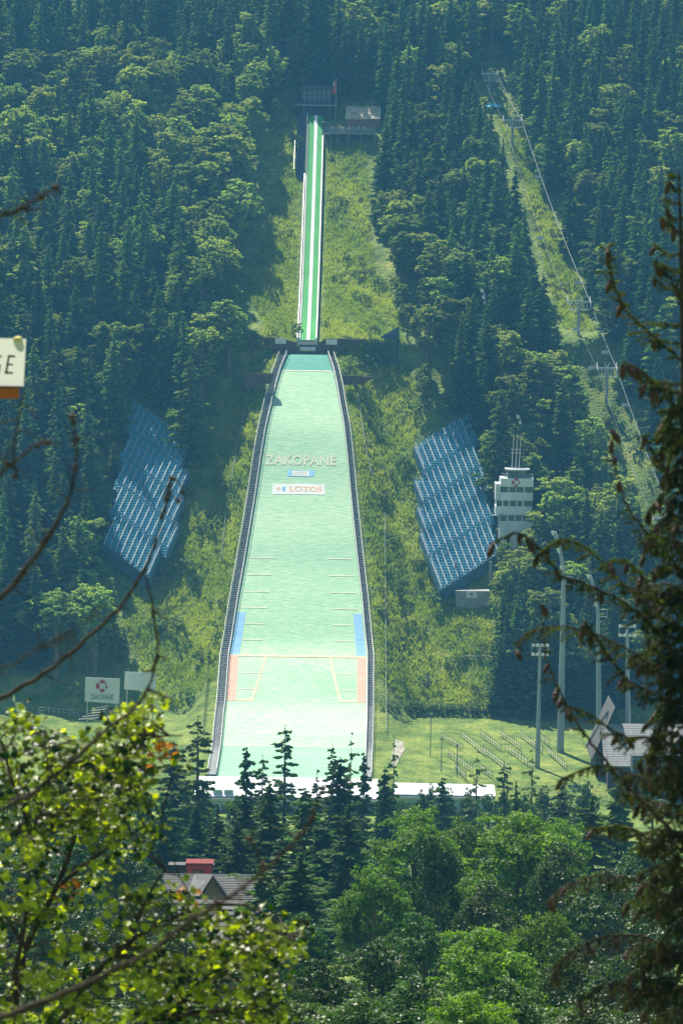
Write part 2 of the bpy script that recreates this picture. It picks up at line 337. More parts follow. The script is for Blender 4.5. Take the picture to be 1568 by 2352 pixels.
# side walls, stepped walkways and rails
STEP = mat('grey_steps', (0.36, 0.38, 0.37), (0.14, 0.15, 0.15), 1.6, 0.9, 0.3, stretch=(1, 2.5, 2.5))
BOARD = mat('side_board', (0.20, 0.22, 0.22), (0.13, 0.15, 0.155), 0.8, 0.6)
for s, wid in ((-1, 1.55), (1, 1.15)):
    vs = np.linspace(-1, 147.8, 110)
    mb = MB()
    for a, b in zip(vs[:-1], vs[1:]):
        p = lambda off, v, z: LP(s*(float(HW(v))+off), v, z)
        c = [p(0, a, -.3), p(.14, a, -.3), p(.14, b, -.3), p(0, b, -.3), p(0, a, .6), p(.14, a, .6), p(.14, b, .6), p(0, b, .6)]
        if s < 0: c = [c[1], c[0], c[3], c[2], c[5], c[4], c[7], c[6]]
        mb.hexa(c)
    mb.build('side_board', BOARD, JUMP)
    mb = MB(); sv = np.arange(-1, 147.4, 0.6)
    for v in sv:
        z = float(P(v)); x0, x1 = float(HW(v))+.16, float(HW(v))+.16+wid
        q = [W(s*x0, v), W(s*x1, v), W(s*x1, v+.62), W(s*x0, v+.62)]
        if s < 0: q = q[::-1]
        mb.hexa([(a, b, z-.6) for a, b in q]+[(a, b, z+.22) for a, b in q])
    mb.build('walkway', STEP, JUMP)
    for off, h in ((.05, 1.25), (.16+wid, 1.0)):
        mb = MB(); pts = [LP(s*(float(HW(v))+off), v, h) for v in np.linspace(-1, 147.5, 90)]
        mb.tube(pts, 0.055, 5)
        for v in np.linspace(-1, 147.5, 60):
            a = LP(s*(float(HW(v))+off), v, 0); b = a+np.array([0, 0, h]); mb.tube([a, b], 0.035, 4)
        mb.build('handrail', WHITE, JUMP)
# inrun
IHW = 1.75
def IP(u, v, dz=0): return LP(u, v, dz, PI_)
def istrip(name, u0, u1, v0, v1, dz, m, h=None):
    vs = np.linspace(v0, v1, 46); mb = MB()
    if h is None: mb.sheet([IP(u0, v, dz) for v in vs], [IP(u1, v, dz) for v in vs])
    else:
        for a, b in zip(vs[:-1], vs[1:]):
            mb.hexa([IP(u0, a, dz), IP(u1, a, dz), IP(u1, b, dz), IP(u0, b, dz), IP(u0, a, dz+h), IP(u1, a, dz+h), IP(u1, b, dz+h), IP(u0, b, dz+h)])
    return mb.build(name, m, JUMP)
TRACK = mat('white_ceramic_track', (0.80, 0.82, 0.80), (0.7, 0.72, 0.72), 0.4, 0.16, spec=0.9)
istrip('inrun_deck', -IHW, IHW, 152, 247, -0.5, CONC, 0.45)
istrip('inrun_turf', -IHW, IHW, 152, 247, 0.02, GRN)
istrip('inrun_track', -0.33, 0.45, 152, 247, 0.03, TRACK, 0.05)
istrip('side_board', IHW, IHW+.3, 152, 238.5, -0.4, WHITE, 1.0)
istrip('side_board', -IHW-.18, -IHW, 152, 243, -0.4, WHITE, 0.8)
istrip('side_board', -IHW-.75, -IHW-.45, 152, 224, -0.4, WHITE, 1.0)
mb = MB(); 
for v in np.arange(224.5, 247, 0.75):
    a = IP(-IHW-.4, v, 0); mb.tube([a, a+np.array([0, 0, 1.0])], .05, 4)
    mb.box(a[0]-.12, a[0]+.12, a[1]-.06, a[1]+.06, a[2]+.9, a[2]+1.2)
mb.tube([IP(-IHW-.4, v, 1.0) for v in np.arange(224.5, 247, 1.5)], .04, 4)
mb.build('handrail', WHITE, JUMP)
NAVY = mat('navy_steps', (0.05, 0.085, 0.14), (0.03, 0.05, 0.09), 2, 0.6)
mb = MB()
for v in np.arange(224, 247, 0.55):
    x0, y0 = W(-4.6, v); x1, y1 = W(-IHW-.85, v); z = float(PI_(v))
    mb.box(x0, x1, y0, y0+.34, z-1.2, z+.35)
mb.build('start_stairs', NAVY, JUMP)
a = at(672.5, 402, 0); 
p0 = IP(-5.0, 225, 0)
mb = MB(); mb.tube([IP(-5.0, 225, .9), IP(-5.0, 236, .9)], .06, 5)
for v in (225, 228, 231, 234, 236): mb.tube([IP(-5.0, v, -.8), IP(-5.0, v, .9)], .04, 4)
mb.build('handrail', STEEL, JUMP)
# take-off table
mb = MB(); x, y = W(0, 151.8); zt = float(PI_(152))
mb.box(x-IHW-.35, x+IHW+.35, y-.3, y+1.6, zt-5.5, zt-1.0); mb.build('take_off_wall', BOARD, JUMP)
mb = MB(); mb.box(x-IHW-.45, x+IHW+.45, y-.9, y-.2, zt-1.0, zt-.55); mb.build('beam', STEEL, JUMP)
mb = MB(); mb.tube([(x-IHW-.05, y-1.1, zt-2.0), (x+IHW+.05, y-1.1, zt-2.0)], .52, 14); mb.build('net_roller', WHITE, JUMP)
for s in (-1, 1):
    mb = MB(); X0, X1 = sorted((x+s*(IHW+.4), x+s*4.55)); mb.box(X0, X1, y-.9, y+.4, zt-5.6, zt-1.3+(.3 if s > 0 else 0)); mb.build('shutter_panel', DARK, JUMP)
    mb = MB(); mb.tube([(x+s*(IHW+.4), y-1.3, zt-5), (x+s*(IHW+.4), y-1.3, zt+.7)], .07, 5); mb.build('post', STEEL, JUMP)

# retaining walls beside the take-off
def flat_poly(mb, pts, Y, th, mi=0):
    F = [at(a, b, Y) for a, b in pts]; Bk = [p+np.array([0, th, 0]) for p in F]; n = len(F)
    mb.add(F+Bk, [tuple(range(n))[::-1], tuple(range(n, 2*n))]+[(i, (i+1) % n, n+(i+1) % n, n+i) for i in range(n)], mi)
def wall_thing(name, pts, Y, th, m, label, cat='wall'):
    c = at(sum(p[0] for p in pts)/len(pts), max(p[1] for p in pts), Y)
    mb = MB(); flat_poly(mb, pts, Y, th); o = mb.build(name, m); tag(o, label, cat); return o
BRICK = mat('brown_stone', (0.15, 0.10, 0.075), (0.07, 0.05, 0.042), 1.3, 0.95, 0.4)
wall_thing('retaining_wall', [(590, 774), (642, 775), (680, 786), (684, 816), (655, 816), (630, 800), (600, 784)], 150.2, .8, BRICK, 'dark stone retaining wall left of the take-off')
wall_thing('retaining_wall', [(728, 789), (748, 777), (842, 779), (842, 783), (800, 797), (760, 815), (728, 816)], 150.2, .8, BRICK, 'dark stone retaining wall right of the take-off')
wall_thing('retaining_wall', [(560, 856), (629, 857), (622, 880), (575, 890), (560, 890)], 135.8, .8, BRICK, 'lower dark stone wall left of the landing slope')
wall_thing('retaining_wall', [(784, 861), (866, 866), (850, 872), (826, 882), (789, 884)], 136.4, .8, BRICK, 'lower dark stone wall right of the landing slope')
for px0, px1, py0, py1, lab in ((631.5, 656.6, 776, 789, 'small white board on the stone wall left of the take-off'), (748, 774, 779, 791, 'small white board on the stone wall right of the take-off')):
    wall_thing('notice_board', [(px0, py0), (px1, py0+.6), (px1, py1+.6), (px0, py1)], 149.9, .12, WHITE, lab, 'sign')

# fence lines beside the slope
def path_fence(pts, label, h=1.1, m=STEEL, rail=.05, name='fence', dense=2.0):
    W3 = []
    for (a, b), (c, d) in zip(pts[:-1], pts[1:]):
        for q in np.linspace(0, 1, 8, endpoint=False): W3.append(ground(a+(c-a)*q, b+(d-b)*q))
    W3.append(ground(*pts[-1])); root = empty(name, W3[-1], label, 'fence')
    mb = MB(); up = np.array([0, 0, h]); mb.tube([p+up for p in W3], rail, 4); mb.tube([p+up*.5 for p in W3], rail*.7, 4); mb.build('rail', m, root)
    for p in W3: mb = MB(); mb.tube([p-up*.3, p+up], rail*1.2, 4); mb.build('post', m, root)
    return root
path_fence([(576, 882), (545, 1030), (520, 1180), (508, 1290)], 'thin grey fence running down the grass left of the slope', 1.1)
path_fence([(818, 888), (828, 960), (842, 1050), (856, 1105)], 'thin grey fence running down the upper grass right of the slope', 1.1)
path_fence([(884, 1190), (885, 1400), (886, 1560), (887, 1690)], 'thin grey fence running down the lower grass right of the slope', 1.1)
path_fence([(480, 1500), (474, 1600), (466, 1690)], 'thin dark fence beside the lower left walkway', 1.2, DARK)
path_fence([(787, 876), (818, 888)], 'short pale railing by the lower right wall', .6, WHITE)
path_fence([(1060, 1525), (1130, 1527)], 'pale wooden railing in front of the trees on the right', 1.3, mat('pale_wood', (.45, .42, .3), (.35, .32, .24), 2), .09)
# ------------------------------------------------------------------ seating stands
SEATB = mat('blue_seats', (0.08, 0.38, 0.52), (0.06, 0.29, 0.42), 0.8, 0.8, spec=0.2)
SLABB = mat('blue_grey_decking', (0.05, 0.22, 0.32), (0.035, 0.16, 0.25), 1.0, 0.7)
MESHB = mat('blue_steel_lattice', (0.10, 0.22, 0.30), (0.06, 0.15, 0.22), 1.0, 0.45)
AISLE = mat('white_stairs', (0.50, 0.58, 0.61), (0.24, 0.33, 0.38), 3, 0.6)
def build_stand(label, tiers, e1, y0, z0, slope, side):
    def on(px, py, up=0.0):        # line of sight meets the raked plane
        d = ray(px, py); t = (z0+up+slope*(CAM[1]-y0)-CAM[2])/(d[2]-slope*d[1]); return CAM+d*t
    first = tiers[0]; c = on(*first[:2]); c = on(tiers[-1][0], tiers[-1][1]); root = empty('seating_stand', c, label, 'seating stand')
    sV = []; ends = []
    allc = []
    for k, (ux, uy, n, dx, dy) in enumerate(tiers):
        ge = 15
        q = [(ux-e1[0]*.35, uy-e1[1]*.35), (ux+e1[0]*(n-.6), uy+e1[1]*(n-.6)), (ux+e1[0]*(n-.6)+dx, uy+e1[1]*(n-.6)+dy), (ux-e1[0]*.35+dx, uy-e1[1]*.35+dy)]
        g = 1.0+ge/dy if k < len(tiers)-1 else 1.0
        qd = [q[0], q[1], (q[1][0]+dx*g, q[1][1]+dy*g), (q[0][0]+dx*g, q[0][1]+dy*g)]
        cs = [on(*p) for p in q]; cd = [on(*p) for p in qd]; allc.append(cd)
        mb = MB(); lo = [p-np.array([0, 0, .55+.01*k]) for p in cd]; bt = [p-np.array([0, 0, .85+.01*k]) for p in cd]
        o_ = [3, 2, 1, 0]; mb.hexa([bt[i] for i in o_]+[lo[i] for i in o_]); mb.build('deck', SLABB, root)
        A, B, D = cs[0][:2], cs[1][:2]-cs[0][:2], cs[3][:2]-cs[0][:2]
        cs_full = [on(*p) for p in qd]; inv = np.linalg.inv(np.array([[B[0], D[0]], [B[1], D[1]]]))
        xs0, xs1 = min(p[0] for p in cs), max(p[0] for p in cs); ys0, ys1 = min(p[1] for p in cs+cs_full), max(p[1] for p in cs)
        yy = np.arange(ys0, ys1, .72)
        for y in yy:
            xx = np.arange(xs0, xs1, .56)+RNG.uniform(-.03, .03, len(np.arange(xs0, xs1, .56)))
            st = inv@np.stack([xx-A[0], np.full(len(xx), y)-A[1]])
            fa = np.abs(((st[0]*(n-.25)-.35+.5) % 1)-.5)      # stay clear of the aisles
            ok = (st[0] > 0) & (st[0] < 1) & (st[1] > 0) & (st[1] < (g if k < len(tiers)-1 else 1)) & ((fa > .10) | (st[1] > 1))
            for x in xx[ok]: sV.append((x, y, z0+slope*(y-y0)-.1))
        for i in range(n):
            a = on(ux+e1[0]*i, uy+e1[1]*i); b = on(ux+e1[0]*i+dx, uy+e1[1]*i+dy)
            mb = MB(); m_ = 34; wv = np.array([.08, 0, 0]) 
            for j in range(m_):
                p = a+(b-a)*(j/m_); q2 = a+(b-a)*((j+.82)/m_)
                mb.hexa([q2-wv-[0, 0, .4], q2+wv-[0, 0, .4], p+wv-[0, 0, .4], p-wv-[0, 0, .4], q2-wv+[0, 0, .12], q2+wv+[0, 0, .12], p+wv+[0, 0, .12], p-wv+[0, 0, .12]])
            if i == (0 if side > 0 else n-1): mb.tube([a+[0, 0, 1], b+[0, 0, 1]], .05, 4)
            mb.build('aisle_stairs', AISLE, root)
        mb = MB(); a, b = cs[0], cs[1]                          # lattice barrier along the head of the tier
        mb.tube([a+[0, 0, .9], b+[0, 0, .9]], .05, 4); mb.tube([a+[0, 0, .1], b+[0, 0, .1]], .05, 4)
        L_ = int(np.linalg.norm(b-a)/.5)
        for j in range(L_):
            p = a+(b-a)*j/L_; r = a+(b-a)*(j+1)/L_; mb.tube([p+[0, 0, .1], r+[0, 0, .9]], .022, 3, cap=False)
        mb.build('barrier', MESHB, root)
    S = np.array(sV); n = len(S); h = .21
    V = np.stack([S+[-h, -.2, 0], S+[h, -.2, 0], S+[h, .18, 0.02], S+[-h, .18, 0.02], S+[h, .26, .4], S+[-h, .26, .4]], 1).reshape(-1, 3)
    b = np.arange(n)[:, None]*6; F = np.concatenate([b+[0, 1, 2, 3], b+[3, 2, 4, 5]])
    pl = parent_loc(root); me = mesh_np('seats', V-pl, F, SEATB); o = bpy.data.objects.new('seats', me); link(o); o.parent = root; tag(o, kind='stuff')
    mb = MB()                                                   # supporting lattice under the deck
    for cd in allc:
        for i in range(0, 9):
            for a, b in ((cd[0], cd[1]), (cd[3], cd[2])):
                p = a+(b-a)*i/8; g = float(Tz(p[0], p[1])); 
                if g < p[2]: mb.tube([(p[0], p[1], g-.3), p-[0, 0, .8]], .09, 4)
    mb.build('supports', MESHB, root)
    cd = allc[-1]; mb = MB(); a, b = cd[3]-[0, 0, .5], cd[2]-[0, 0, .5]; dn = 2.3
    n = 26
    for j in range(n+1):
        p = a+(b-a)*j/n; mb.tube([p, p-[0, 0, dn]], .05, 4)
        if j < n:
            r = a+(b-a)*(j+1)/n; mb.tube([p, r-[0, 0, dn]], .035, 3); mb.tube([r, p-[0, 0, dn]], .035, 3)
            mb.add([p+[0, .1, 0], r+[0, .1, 0], r+[0, .1, -dn], p+[0, .1, -dn]], [(0, 1, 2, 3)])
    mb.tube([a, b], .08, 4); mb.tube([a-[0, 0, dn], b-[0, 0, dn]], .08, 4); mb.build('front_screen', MESHB, root)
    for cd in allc:                                             # side screens
        a, b = (cd[0], cd[3]) if side > 0 else (cd[1], cd[2])
        mb = MB(); mb.add([a-[0, 0, 1.6], b-[0, 0, 1.6], b+[0, 0, .3], a+[0, 0, .3]], [(0, 1, 2, 3)]); mb.tube([a+[0, 0, .9], b+[0, 0, .9]], .05, 4)
        for j in range(11):
            p = a+(b-a)*j/10; mb.tube([p, p+[0, 0, .9]], .035, 3)
        mb.build('side_screen', MESHB, root)
    return root
o_ = (940.8, 933.0); k_ = 1/4.92
R_ = lambda zx, zy: (o_[0]+zx*k_, o_[1]+zy*k_)
build_stand('blue seating stand with white stairways right of the slope beside the white tower',
            [(*R_(60, 450), 10, 21.3, 52.8), (*R_(60, 842), 11, 19, 48), (*R_(90, 1150), 12, 18.5, 48), (*R_(125, 1440), 12, 18.5, 49), (*R_(230, 1715), 11, 26, 69)],
            (12.9, -8.35), 90, 27.0, 0.69, 1)
ol = (235.2, 901.6); kl = 1/5.264
L_ = lambda zx, zy: (ol[0]+zx*kl, ol[1]+zy*kl)
build_stand('blue seating stand with white stairways left of the slope against the dark forest',
            [(*L_(400, 95), 11, -23, 50), (*L_(370, 490), 11, -22.5, 49), (*L_(300, 815), 11, -22, 48), (*L_(245, 1145), 11, -22, 47), (*L_(175, 1470), 9, -29, 66)],
            (12.44, 9.12), 90, 28.0, 0.69, -1)

# ------------------------------------------------------------------ judges' tower
def build_tower():
    Y = 100.0; C = at(1180, 1240, Y); s = (600+Y)/FPX; zb = float(Tz(C[0], Y+3))
    root = empty('judges_tower', (C[0], Y, zb), "white judges' tower with rows of dark windows, roof cabin and three antennas", 'tower')
    X = lambda px: at(px, 1150, Y)[0]; Z = lambda py: at(1180, py, Y)[2]
    PAN = mat('white_panel', (0.82, 0.84, 0.82), (0.62, 0.66, 0.65), 0.5, 0.6, stretch=(1, 1, .3))
    def fl(py0, py1, px0, px1, d0, d1, name='wall'):
        mb = MB(); mb.box(X(px0), X(px1), Y+d0, Y+d1, Z(py1), Z(py0)); return mb.build(name, PAN, root)
    zc = lambda px, py: (px, py)
    body = fl(1099, 1118, 1149, 1224, 0, 8)           # top storey parapet with the emblem
    fl(1118, 1131, 1150.5, 1223, .25, 7.8)
    fl(1131, 1150, 1149, 1223, 0, 8); fl(1112, 1150.2, 1138, 1149, .4, 7.5)
    fl(1150, 1163, 1139.5, 1221.5, .25, 7.8); fl(1163, 1183, 1138, 1221.5, 0, 8)
    fl(1183, 1197, 1148, 1220, .5, 7.6); fl(1197, 1260, 1147, 1220, .3, 7.8)
    mb = MB(); mb.box(X(1147), X(1220), Y+.3, Y+7.8, zb-2, Z(1260)); mb.build('wall', CONC, root)
    mb = MB(); mb.box(X(1130), X(1160), Y-1.2, Y+.3, Z(1184.2), Z(1183)); mb.build('ledge', CONC, root)
    def wins(py0, py1, cells, d):
        for a, b in cells:
            mb = MB(); mb.box(X(a), X(b), Y+d-.10, Y+d-.02, Z(py1), Z(py0)); w_ = mb.build('window', DARK, root)
            mb = MB(); mb.box(X(a)+.08, X(b)-.08, Y+d-.13, Y+d-.10, Z(py1)+.08, Z(py0)-.08); mb.build('pane', GLASS, w_)
    wins(1118.4, 1130.8, [(1150, 1166), (1169, 1183.5), (1186, 1201), (1205, 1222)], .25)
    wins(1150.3, 1162.8, [(1140, 1152), (1156, 1167), (1171, 1184), (1188, 1198), (1203, 1221)], .25)
    wins(1183.5, 1196.8, [(1149, 1163), (1168, 1181), (1185, 1197), (1201, 1219)], .5)
    # roof cabin, roof slab, antennas
    mb = MB(); mb.box(X(1165), X(1207), Y+1.2, Y+6.5, Z(1099), Z(1081)); mb.build('roof_cabin', mat('cabin_grey', (0.22, 0.27, 0.28), (.18, .22, .23), .6), root)
    for a, b in ((1167, 1178), (1180, 1190)):
        mb = MB(); mb.box(X(a), X(b), Y+1.1, Y+1.19, Z(1096), Z(1084)); mb.build('window', GLASS, root)
    mb = MB()
    n = 20; cx_, cy_, rx, ry = X(1188), Y+3.6, X(1217)-X(1188), 4.4
    rr = [(cx_+rx*(abs(math.cos(t))**.6)*(1 if math.cos(t) > 0 else -1), cy_+ry*(abs(math.sin(t))**.6)*(1 if math.sin(t) > 0 else -1)) for t in np.linspace(0, 2*math.pi, n, endpoint=False)]
    z0, z1 = Z(1081), Z(1078); V = [(x, y, z0) for x, y in rr]+[(x, y, z1) for x, y in rr]
    mb.add(V, [tuple(range(n))[::-1], tuple(range(n, 2*n))]+[(i, (i+1) % n, n+(i+1) % n, n+i) for i in range(n)]); mb.build('roof', STEEL, root)
    for px, top in ((1175.5, 997), (1184, 998), (1192, 998)):
        mb = MB(); x = X(px); z0 = Z(1079); z1 = at(px, top, Y)[2]; mb.tube([(x, Y+3, z0), (x+.3, Y+3, z1)], [.09, .05], 5)
        for q in (.45, .55): mb.tube([(x-.35, Y+3, z0+(z1-z0)*q), (x+.35, Y+3, z0+(z1-z0)*q)], .03, 4)
        mb.build('antenna', WHITE, root)
    mb = MB()
    for a, b in ((1150, 1165), (1208, 1224)):
        for zz in (.5, 1.0): mb.tube([(X(a), Y+.2, Z(1099)+zz), (X(b), Y+.2, Z(1099)+zz)], .04, 4)
        for q in np.linspace(0, 1, 5): x = X(a)+(X(b)-X(a))*q; mb.tube([(x, Y+.2, Z(1099)), (x, Y+.2, Z(1099)+1)], .03, 4)
    mb.build('railing', STEEL, root)
    mb = MB()
    for py in (1120, 1128, 1136, 1144): mb.box(X(1137.5), X(1148), Y+.25, Y+.4, Z(py+2.2), Z(py))
    mb.build('louvre', mat('beige_louvre', (.7, .66, .55), None, 1), root)
    emblem(root, X(1184.5), Y-.02, Z(1108.3), .98)
    return root
CRIM = mat('crimson_paint', (0.50, 0.035, 0.06), (0.42, 0.03, 0.05), 2, 0.6)
def emblem(root, x, y, z, r, m=None):      # four rounded red segments round a pale cross
    m = m or CRIM
    for ang, sc in ((90, 1), (180, 1.12), (270, 1), (-12, .62), (38, .42)):
        a = rad(ang); c = (x+math.cos(a)*r*.66, z+math.sin(a)*r*.66); pts = []
        t1, t2 = (r*.42*sc, r*.25*sc)
        for k in range(12):
            q = 2*math.pi*k/12; du, dv = math.cos(q)*t1, math.sin(q)*t2; dv = abs(dv)**.9*np.sign(dv)
            pts.append((c[0]-math.sin(a)*du+math.cos(a)*dv, y-.05, c[1]+math.cos(a)*du+math.sin(a)*dv))
        V = pts+[(p[0], y+.0, p[2]) for p in pts]
        mb = MB(); mb.add(V, [tuple(range(12)), tuple(range(12, 24))[::-1]]+[(i, (i+1) % 12, 12+(i+1) % 12, 12+i) for i in range(12)]); mb.build('emblem_segment', m, root)
build_tower()
# concrete box below the right stand
p = ground(1085, 1398, 40, 160); Y = float(p[1]); print('hut Y', Y)
mb = MB(); mb.box(at(1046, 1370, Y)[0], at(1124, 1370, Y)[0], Y, Y+4, p[2]-1.5, at(1085, 1357.5, Y)[2]); bx = mb.build('concrete_hut', CONC); tag(bx, 'low pale concrete block under the front of the right seating stand', 'building')
mb = MB(); mb.box(at(1070, 1370, Y)[0], at(1095, 1370, Y)[0], Y-.08, Y-.005, at(1085, 1374, Y)[2], at(1085, 1358.5, Y)[2]); pn = mb.build('white_panel', WHITE, bx)
mb = MB(); c = at(1083, 1365, Y); mb.tube([(c[0], Y-.12, c[2]), (c[0], Y-.085, c[2])], .28, 12); mb.build('red_disc', CRIM, pn)
for px in (1045, 1125):
    g = at(px, 1396, Y+5); mb = MB(); mb.box(g[0]-.25, g[0]+.25, Y+5, Y+5.6, float(Tz(g[0], Y+5))-1, at(px, 1290, Y+5)[2]); tag(mb.build('concrete_pillar', CONC), 'concrete pillar %s of the block under the right seating stand' % ('at the left end' if px < 1100 else 'at the right end'), 'pillar')

# ------------------------------------------------------------------ billboards on the left
def billboard(px0, px1, py0, py1, Y, label, deco):
    a = at(px0, py1, Y); b = at(px1, py0, Y); xm = (a[0]+b[0])/2; g = float(Tz(xm, Y))
    root = empty('billboard', (xm, Y, g), label, 'billboard', rz=0)
    mb = MB(); sl = -.03*(b[0]-a[0])
    mb.hexa([(a[0], Y, a[2]+.2), (b[0], Y, a[2]+sl), (b[0], Y+.12, a[2]+sl), (a[0], Y+.12, a[2]+.2), (a[0]+.12, Y, b[2]), (b[0]+.1, Y, b[2]+sl), (b[0]+.1, Y+.12, b[2]+sl), (a[0]+.12, Y+.12, b[2])])
    panel = mb.build('panel', mat('billboard_white', (.70, .72, .72), (.62, .65, .66), .5), root)
    for x in (a[0]+.5, b[0]-.5):
        mb = MB(); mb.tube([(x, Y+.25, g-.5), (x, Y+.25, b[2]-.5)], .12, 6); mb.build('post', STEEL, root)
    if deco:
        emblem(panel, xm+.05, Y-.01, (a[2]+b[2])/2+.75, 1.25)
        for txt, ww, hh, zz in (('ZAKOPANE', 4.3, .85, -1.35), ('CENTRALNY', 4.0, .2, -.78)):
            if txt != 'ZAKOPANE': continue
            V, F = text_mesh(txt, ww, hh, .02); mb = MB(); mb.add([(xm+p_[0], Y-.03, (a[2]+b[2])/2+zz+p_[1]) for p_ in V], F); mb.build('lettering', mat('teal_lettering', (.13, .26, .30)), panel)
        mb = MB()
        for i in range(9):
            x = xm-2.1+i*.5; mb.box(x, x+.3, Y-.03, Y-.005, (a[2]+b[2])/2-.8, (a[2]+b[2])/2-.7)
        mb.build('small_dashes', DARK, panel)
    return root
billboard(194, 274, 1557, 1614, 20, 'white billboard with a red emblem above the word ZAKOPANE', True)
billboard(285, 357, 1544, 1586, 24, 'blank white billboard at the foot of the left grass slope', False)

# ------------------------------------------------------------------ floodlight masts
LAMP = mat('lamp_housing', (0.75, 0.78, 0.80), (0.6, 0.62, 0.64), 1, 0.25, metal=0.2)
MASTG = mat('mast_grey', (0.33, 0.37, 0.38), (0.25, 0.29, 0.31), 0.5, 0.5, stretch=(1, 1, .2))
def mast(bx, by, tx, ty, Y, r, label, curved=False, heads=8):
    t = at(tx, ty, Y); x, y = t[0], Y; g = float(Tz(x, y))
    b = at(bx, by, Y); xb = x+(b[0]-x)*1.0
    root = empty('floodlight_mast', (xb, Y, g), label, 'floodlight mast', 'floodlight masts round the ski jump')
    mb = MB(); pts = []; rs = []
    H = t[2]-g
    for q in np.linspace(0, 1, 14):
        bend = -(max(0, q-.78)/.22)**2*H*.045 if curved else 0
        pts.append((xb+(x-xb)*q+bend, Y, g-1+(H+1)*q)); rs.append(r*(1-.55*q))
    mb.tube(pts, rs, 12); mb.build('pole', MASTG, root, smooth=True)
    top = np.array(pts[-1])
    if not curved:
        mb = MB()
        for k in (0, -1.7): mb.tube([top+[-1.6, 0, k], top+[1.6, 0, k]], .08, 5)
        for k in (-1.5, 1.5): mb.tube([top+[k, 0, 0], top+[k, 0, -1.7]], .05, 5)
        mb.build('crossarm', STEEL, root)
        for i in range(heads):
            c = top+[-1.3+(i % 4)*.87, -.35, .15-1.7*(i//4)]; mb = MB(); mb.box(c[0]-.3, c[0]+.3, c[1]-.2, c[1]+.2, c[2]-.25, c[2]+.25); mb.build('floodlight', LAMP, root)
    else:
        for i in range(6):
            c = np.array(pts[-1-(i//2)])+[-.35+(i % 2)*.1, -.3, -.4*(i % 2)]; mb = MB(); mb.box(c[0]-.28, c[0]+.28, c[1]-.2, c[1]+.2, c[2]-.2, c[2]+.2); mb.build('floodlight', LAMP, root)
        c = np.array(pts[10]); mb = MB()
        for z in (0, 1.4): mb.tube([c+[.2, 0, z], c+[1.7, 0, z]], .05, 4)
        for z in (.9, 1.7): mb.tube([c+[z, 0, 0], c+[z, 0, 1.4]], .05, 4)
        mb.build('service_cage', STEEL, root)
mast(1234, 1740, 1240, 1484, 12, .50, 'short thick grey floodlight mast with a wide head of lamps, nearest the seating field', heads=8)
mast(1287, 1700, 1296, 1222, 26, .72, 'tallest pale floodlight mast, bent at its top, in front of the tower forest', True)
mast(1376, 1722, 1372, 1322, 30, .62, 'tall grey floodlight mast left of the grey roofed lodge', True)
mast(1444, 1740, 1440, 1440, 14, .62, 'thick grey floodlight mast standing in front of the grey roofed lodge')
mast(1112, 835, 1117, 665, float(ground(1112, 850, 60, 300)[1]), .30, 'slim grey mast rising from the forest above the right seating stand', True)
mast(1206, 1080, 1199, 955, max(112., float(ground(1206, 1110, 60, 300)[1])), .26, 'slim grey mast rising behind the white tower', True)

# ------------------------------------------------------------------ start house and hut above the inrun
def xz(px, py, Y): q = at(px, py, Y); return q[0], q[2]
def bbox(mb, px0, px1, py0, py1, Y, d, mi=0):
    a = at(px0, py1, Y); b = at(px1, py0, Y); mb.box(a[0], b[0], Y, Y+d, a[2], b[2], mi)
Y = 253.0
c = at(727, 275, Y); root = empty('start_house', (c[0], Y, float(Tz(c[0], Y))), 'dark glazed start house above the top of the inrun', 'building')
SH = mat('slate_blue_cladding', (0.06, 0.085, 0.115), (.045, .065, .09), .7, .7)
mb = MB(); bbox(mb, 696, 757, 246, 279, Y, 9); mb.build('base', SH, root)
mb = MB(); bbox(mb, 678, 774, 236, 241, Y-2.5, 12); mb.build('balcony', SH, root)
mb = MB(); bbox(mb, 677, 775, 240.6, 242, Y-2.8, .2); mb.build('balcony_edge', mat('pale_edge', (.35, .4, .45), None, 1), root)
mb = MB(); bbox(mb, 692, 762, 204, 236, Y+.5, 8); mb.build('walls', SH, root)
for i, px in enumerate(np.linspace(696, 751, 6)):
    for py in (207, 220):
        mb = MB(); bbox(mb, px, px+8, py, py+11, Y+.4, .08); mb.build('window', mat('green_glass', (.16, .26, .27), (.10, .18, .19), .8, .3) if i == 0 and py == 207 else bpy.data.materials['green_glass'], root)
mb = MB(); a = at(686, 204, Y); b = at(768, 200, Y); mb.hexa([(a[0], Y-1, a[2]), (b[0], Y-1, a[2]), (b[0], Y+10, a[2]+.3), (a[0], Y+10, a[2]+.3), (a[0]+.8, Y, a[2]+1), (b[0]-.8, Y, a[2]+1), (b[0]-.8, Y+9, a[2]+1.2), (a[0]+.8, Y+9, a[2]+1.2)]); mb.build('roof', DARK, root)
mb = MB()
for px in np.linspace(679, 773, 24): a = at(px, 236, Y-2.4); mb.tube([a, a+[0, 0, 1.1]], .035, 4)
a = at(678, 236, Y-2.4); b = at(774, 236, Y-2.4); mb.tube([a+[0, 0, 1.1], b+[0, 0, 1.1]], .05, 4); mb.build('railing', DARK, root)
for px in (697, 756):
    mb = MB(); a = at(px, 241, Y-1.8); mb.box(a[0]-.35, a[0]+.35, Y-2, Y-1.4, float(Tz(a[0], Y-2))-.5, a[2]); mb.build('column', mat('column_blue', (.12, .17, .21), None, 1) if px == 697 else bpy.data.materials['column_blue'], root)
Y = 249.5; a = at(770, 238, Y); fl_ = empty('flagpole', (a[0], Y, float(Tz(a[0], Y))), 'flagpole with a hanging red and white flag beside the start house', 'flagpole')
mb = MB(); mb.tube([(a[0], Y, float(Tz(a[0], Y))), (a[0]+.2, Y, at(772, 180, Y)[2])], .06, 5); mb.build('pole', WHITE, fl_)
mb = MB(); V = []; n = 8
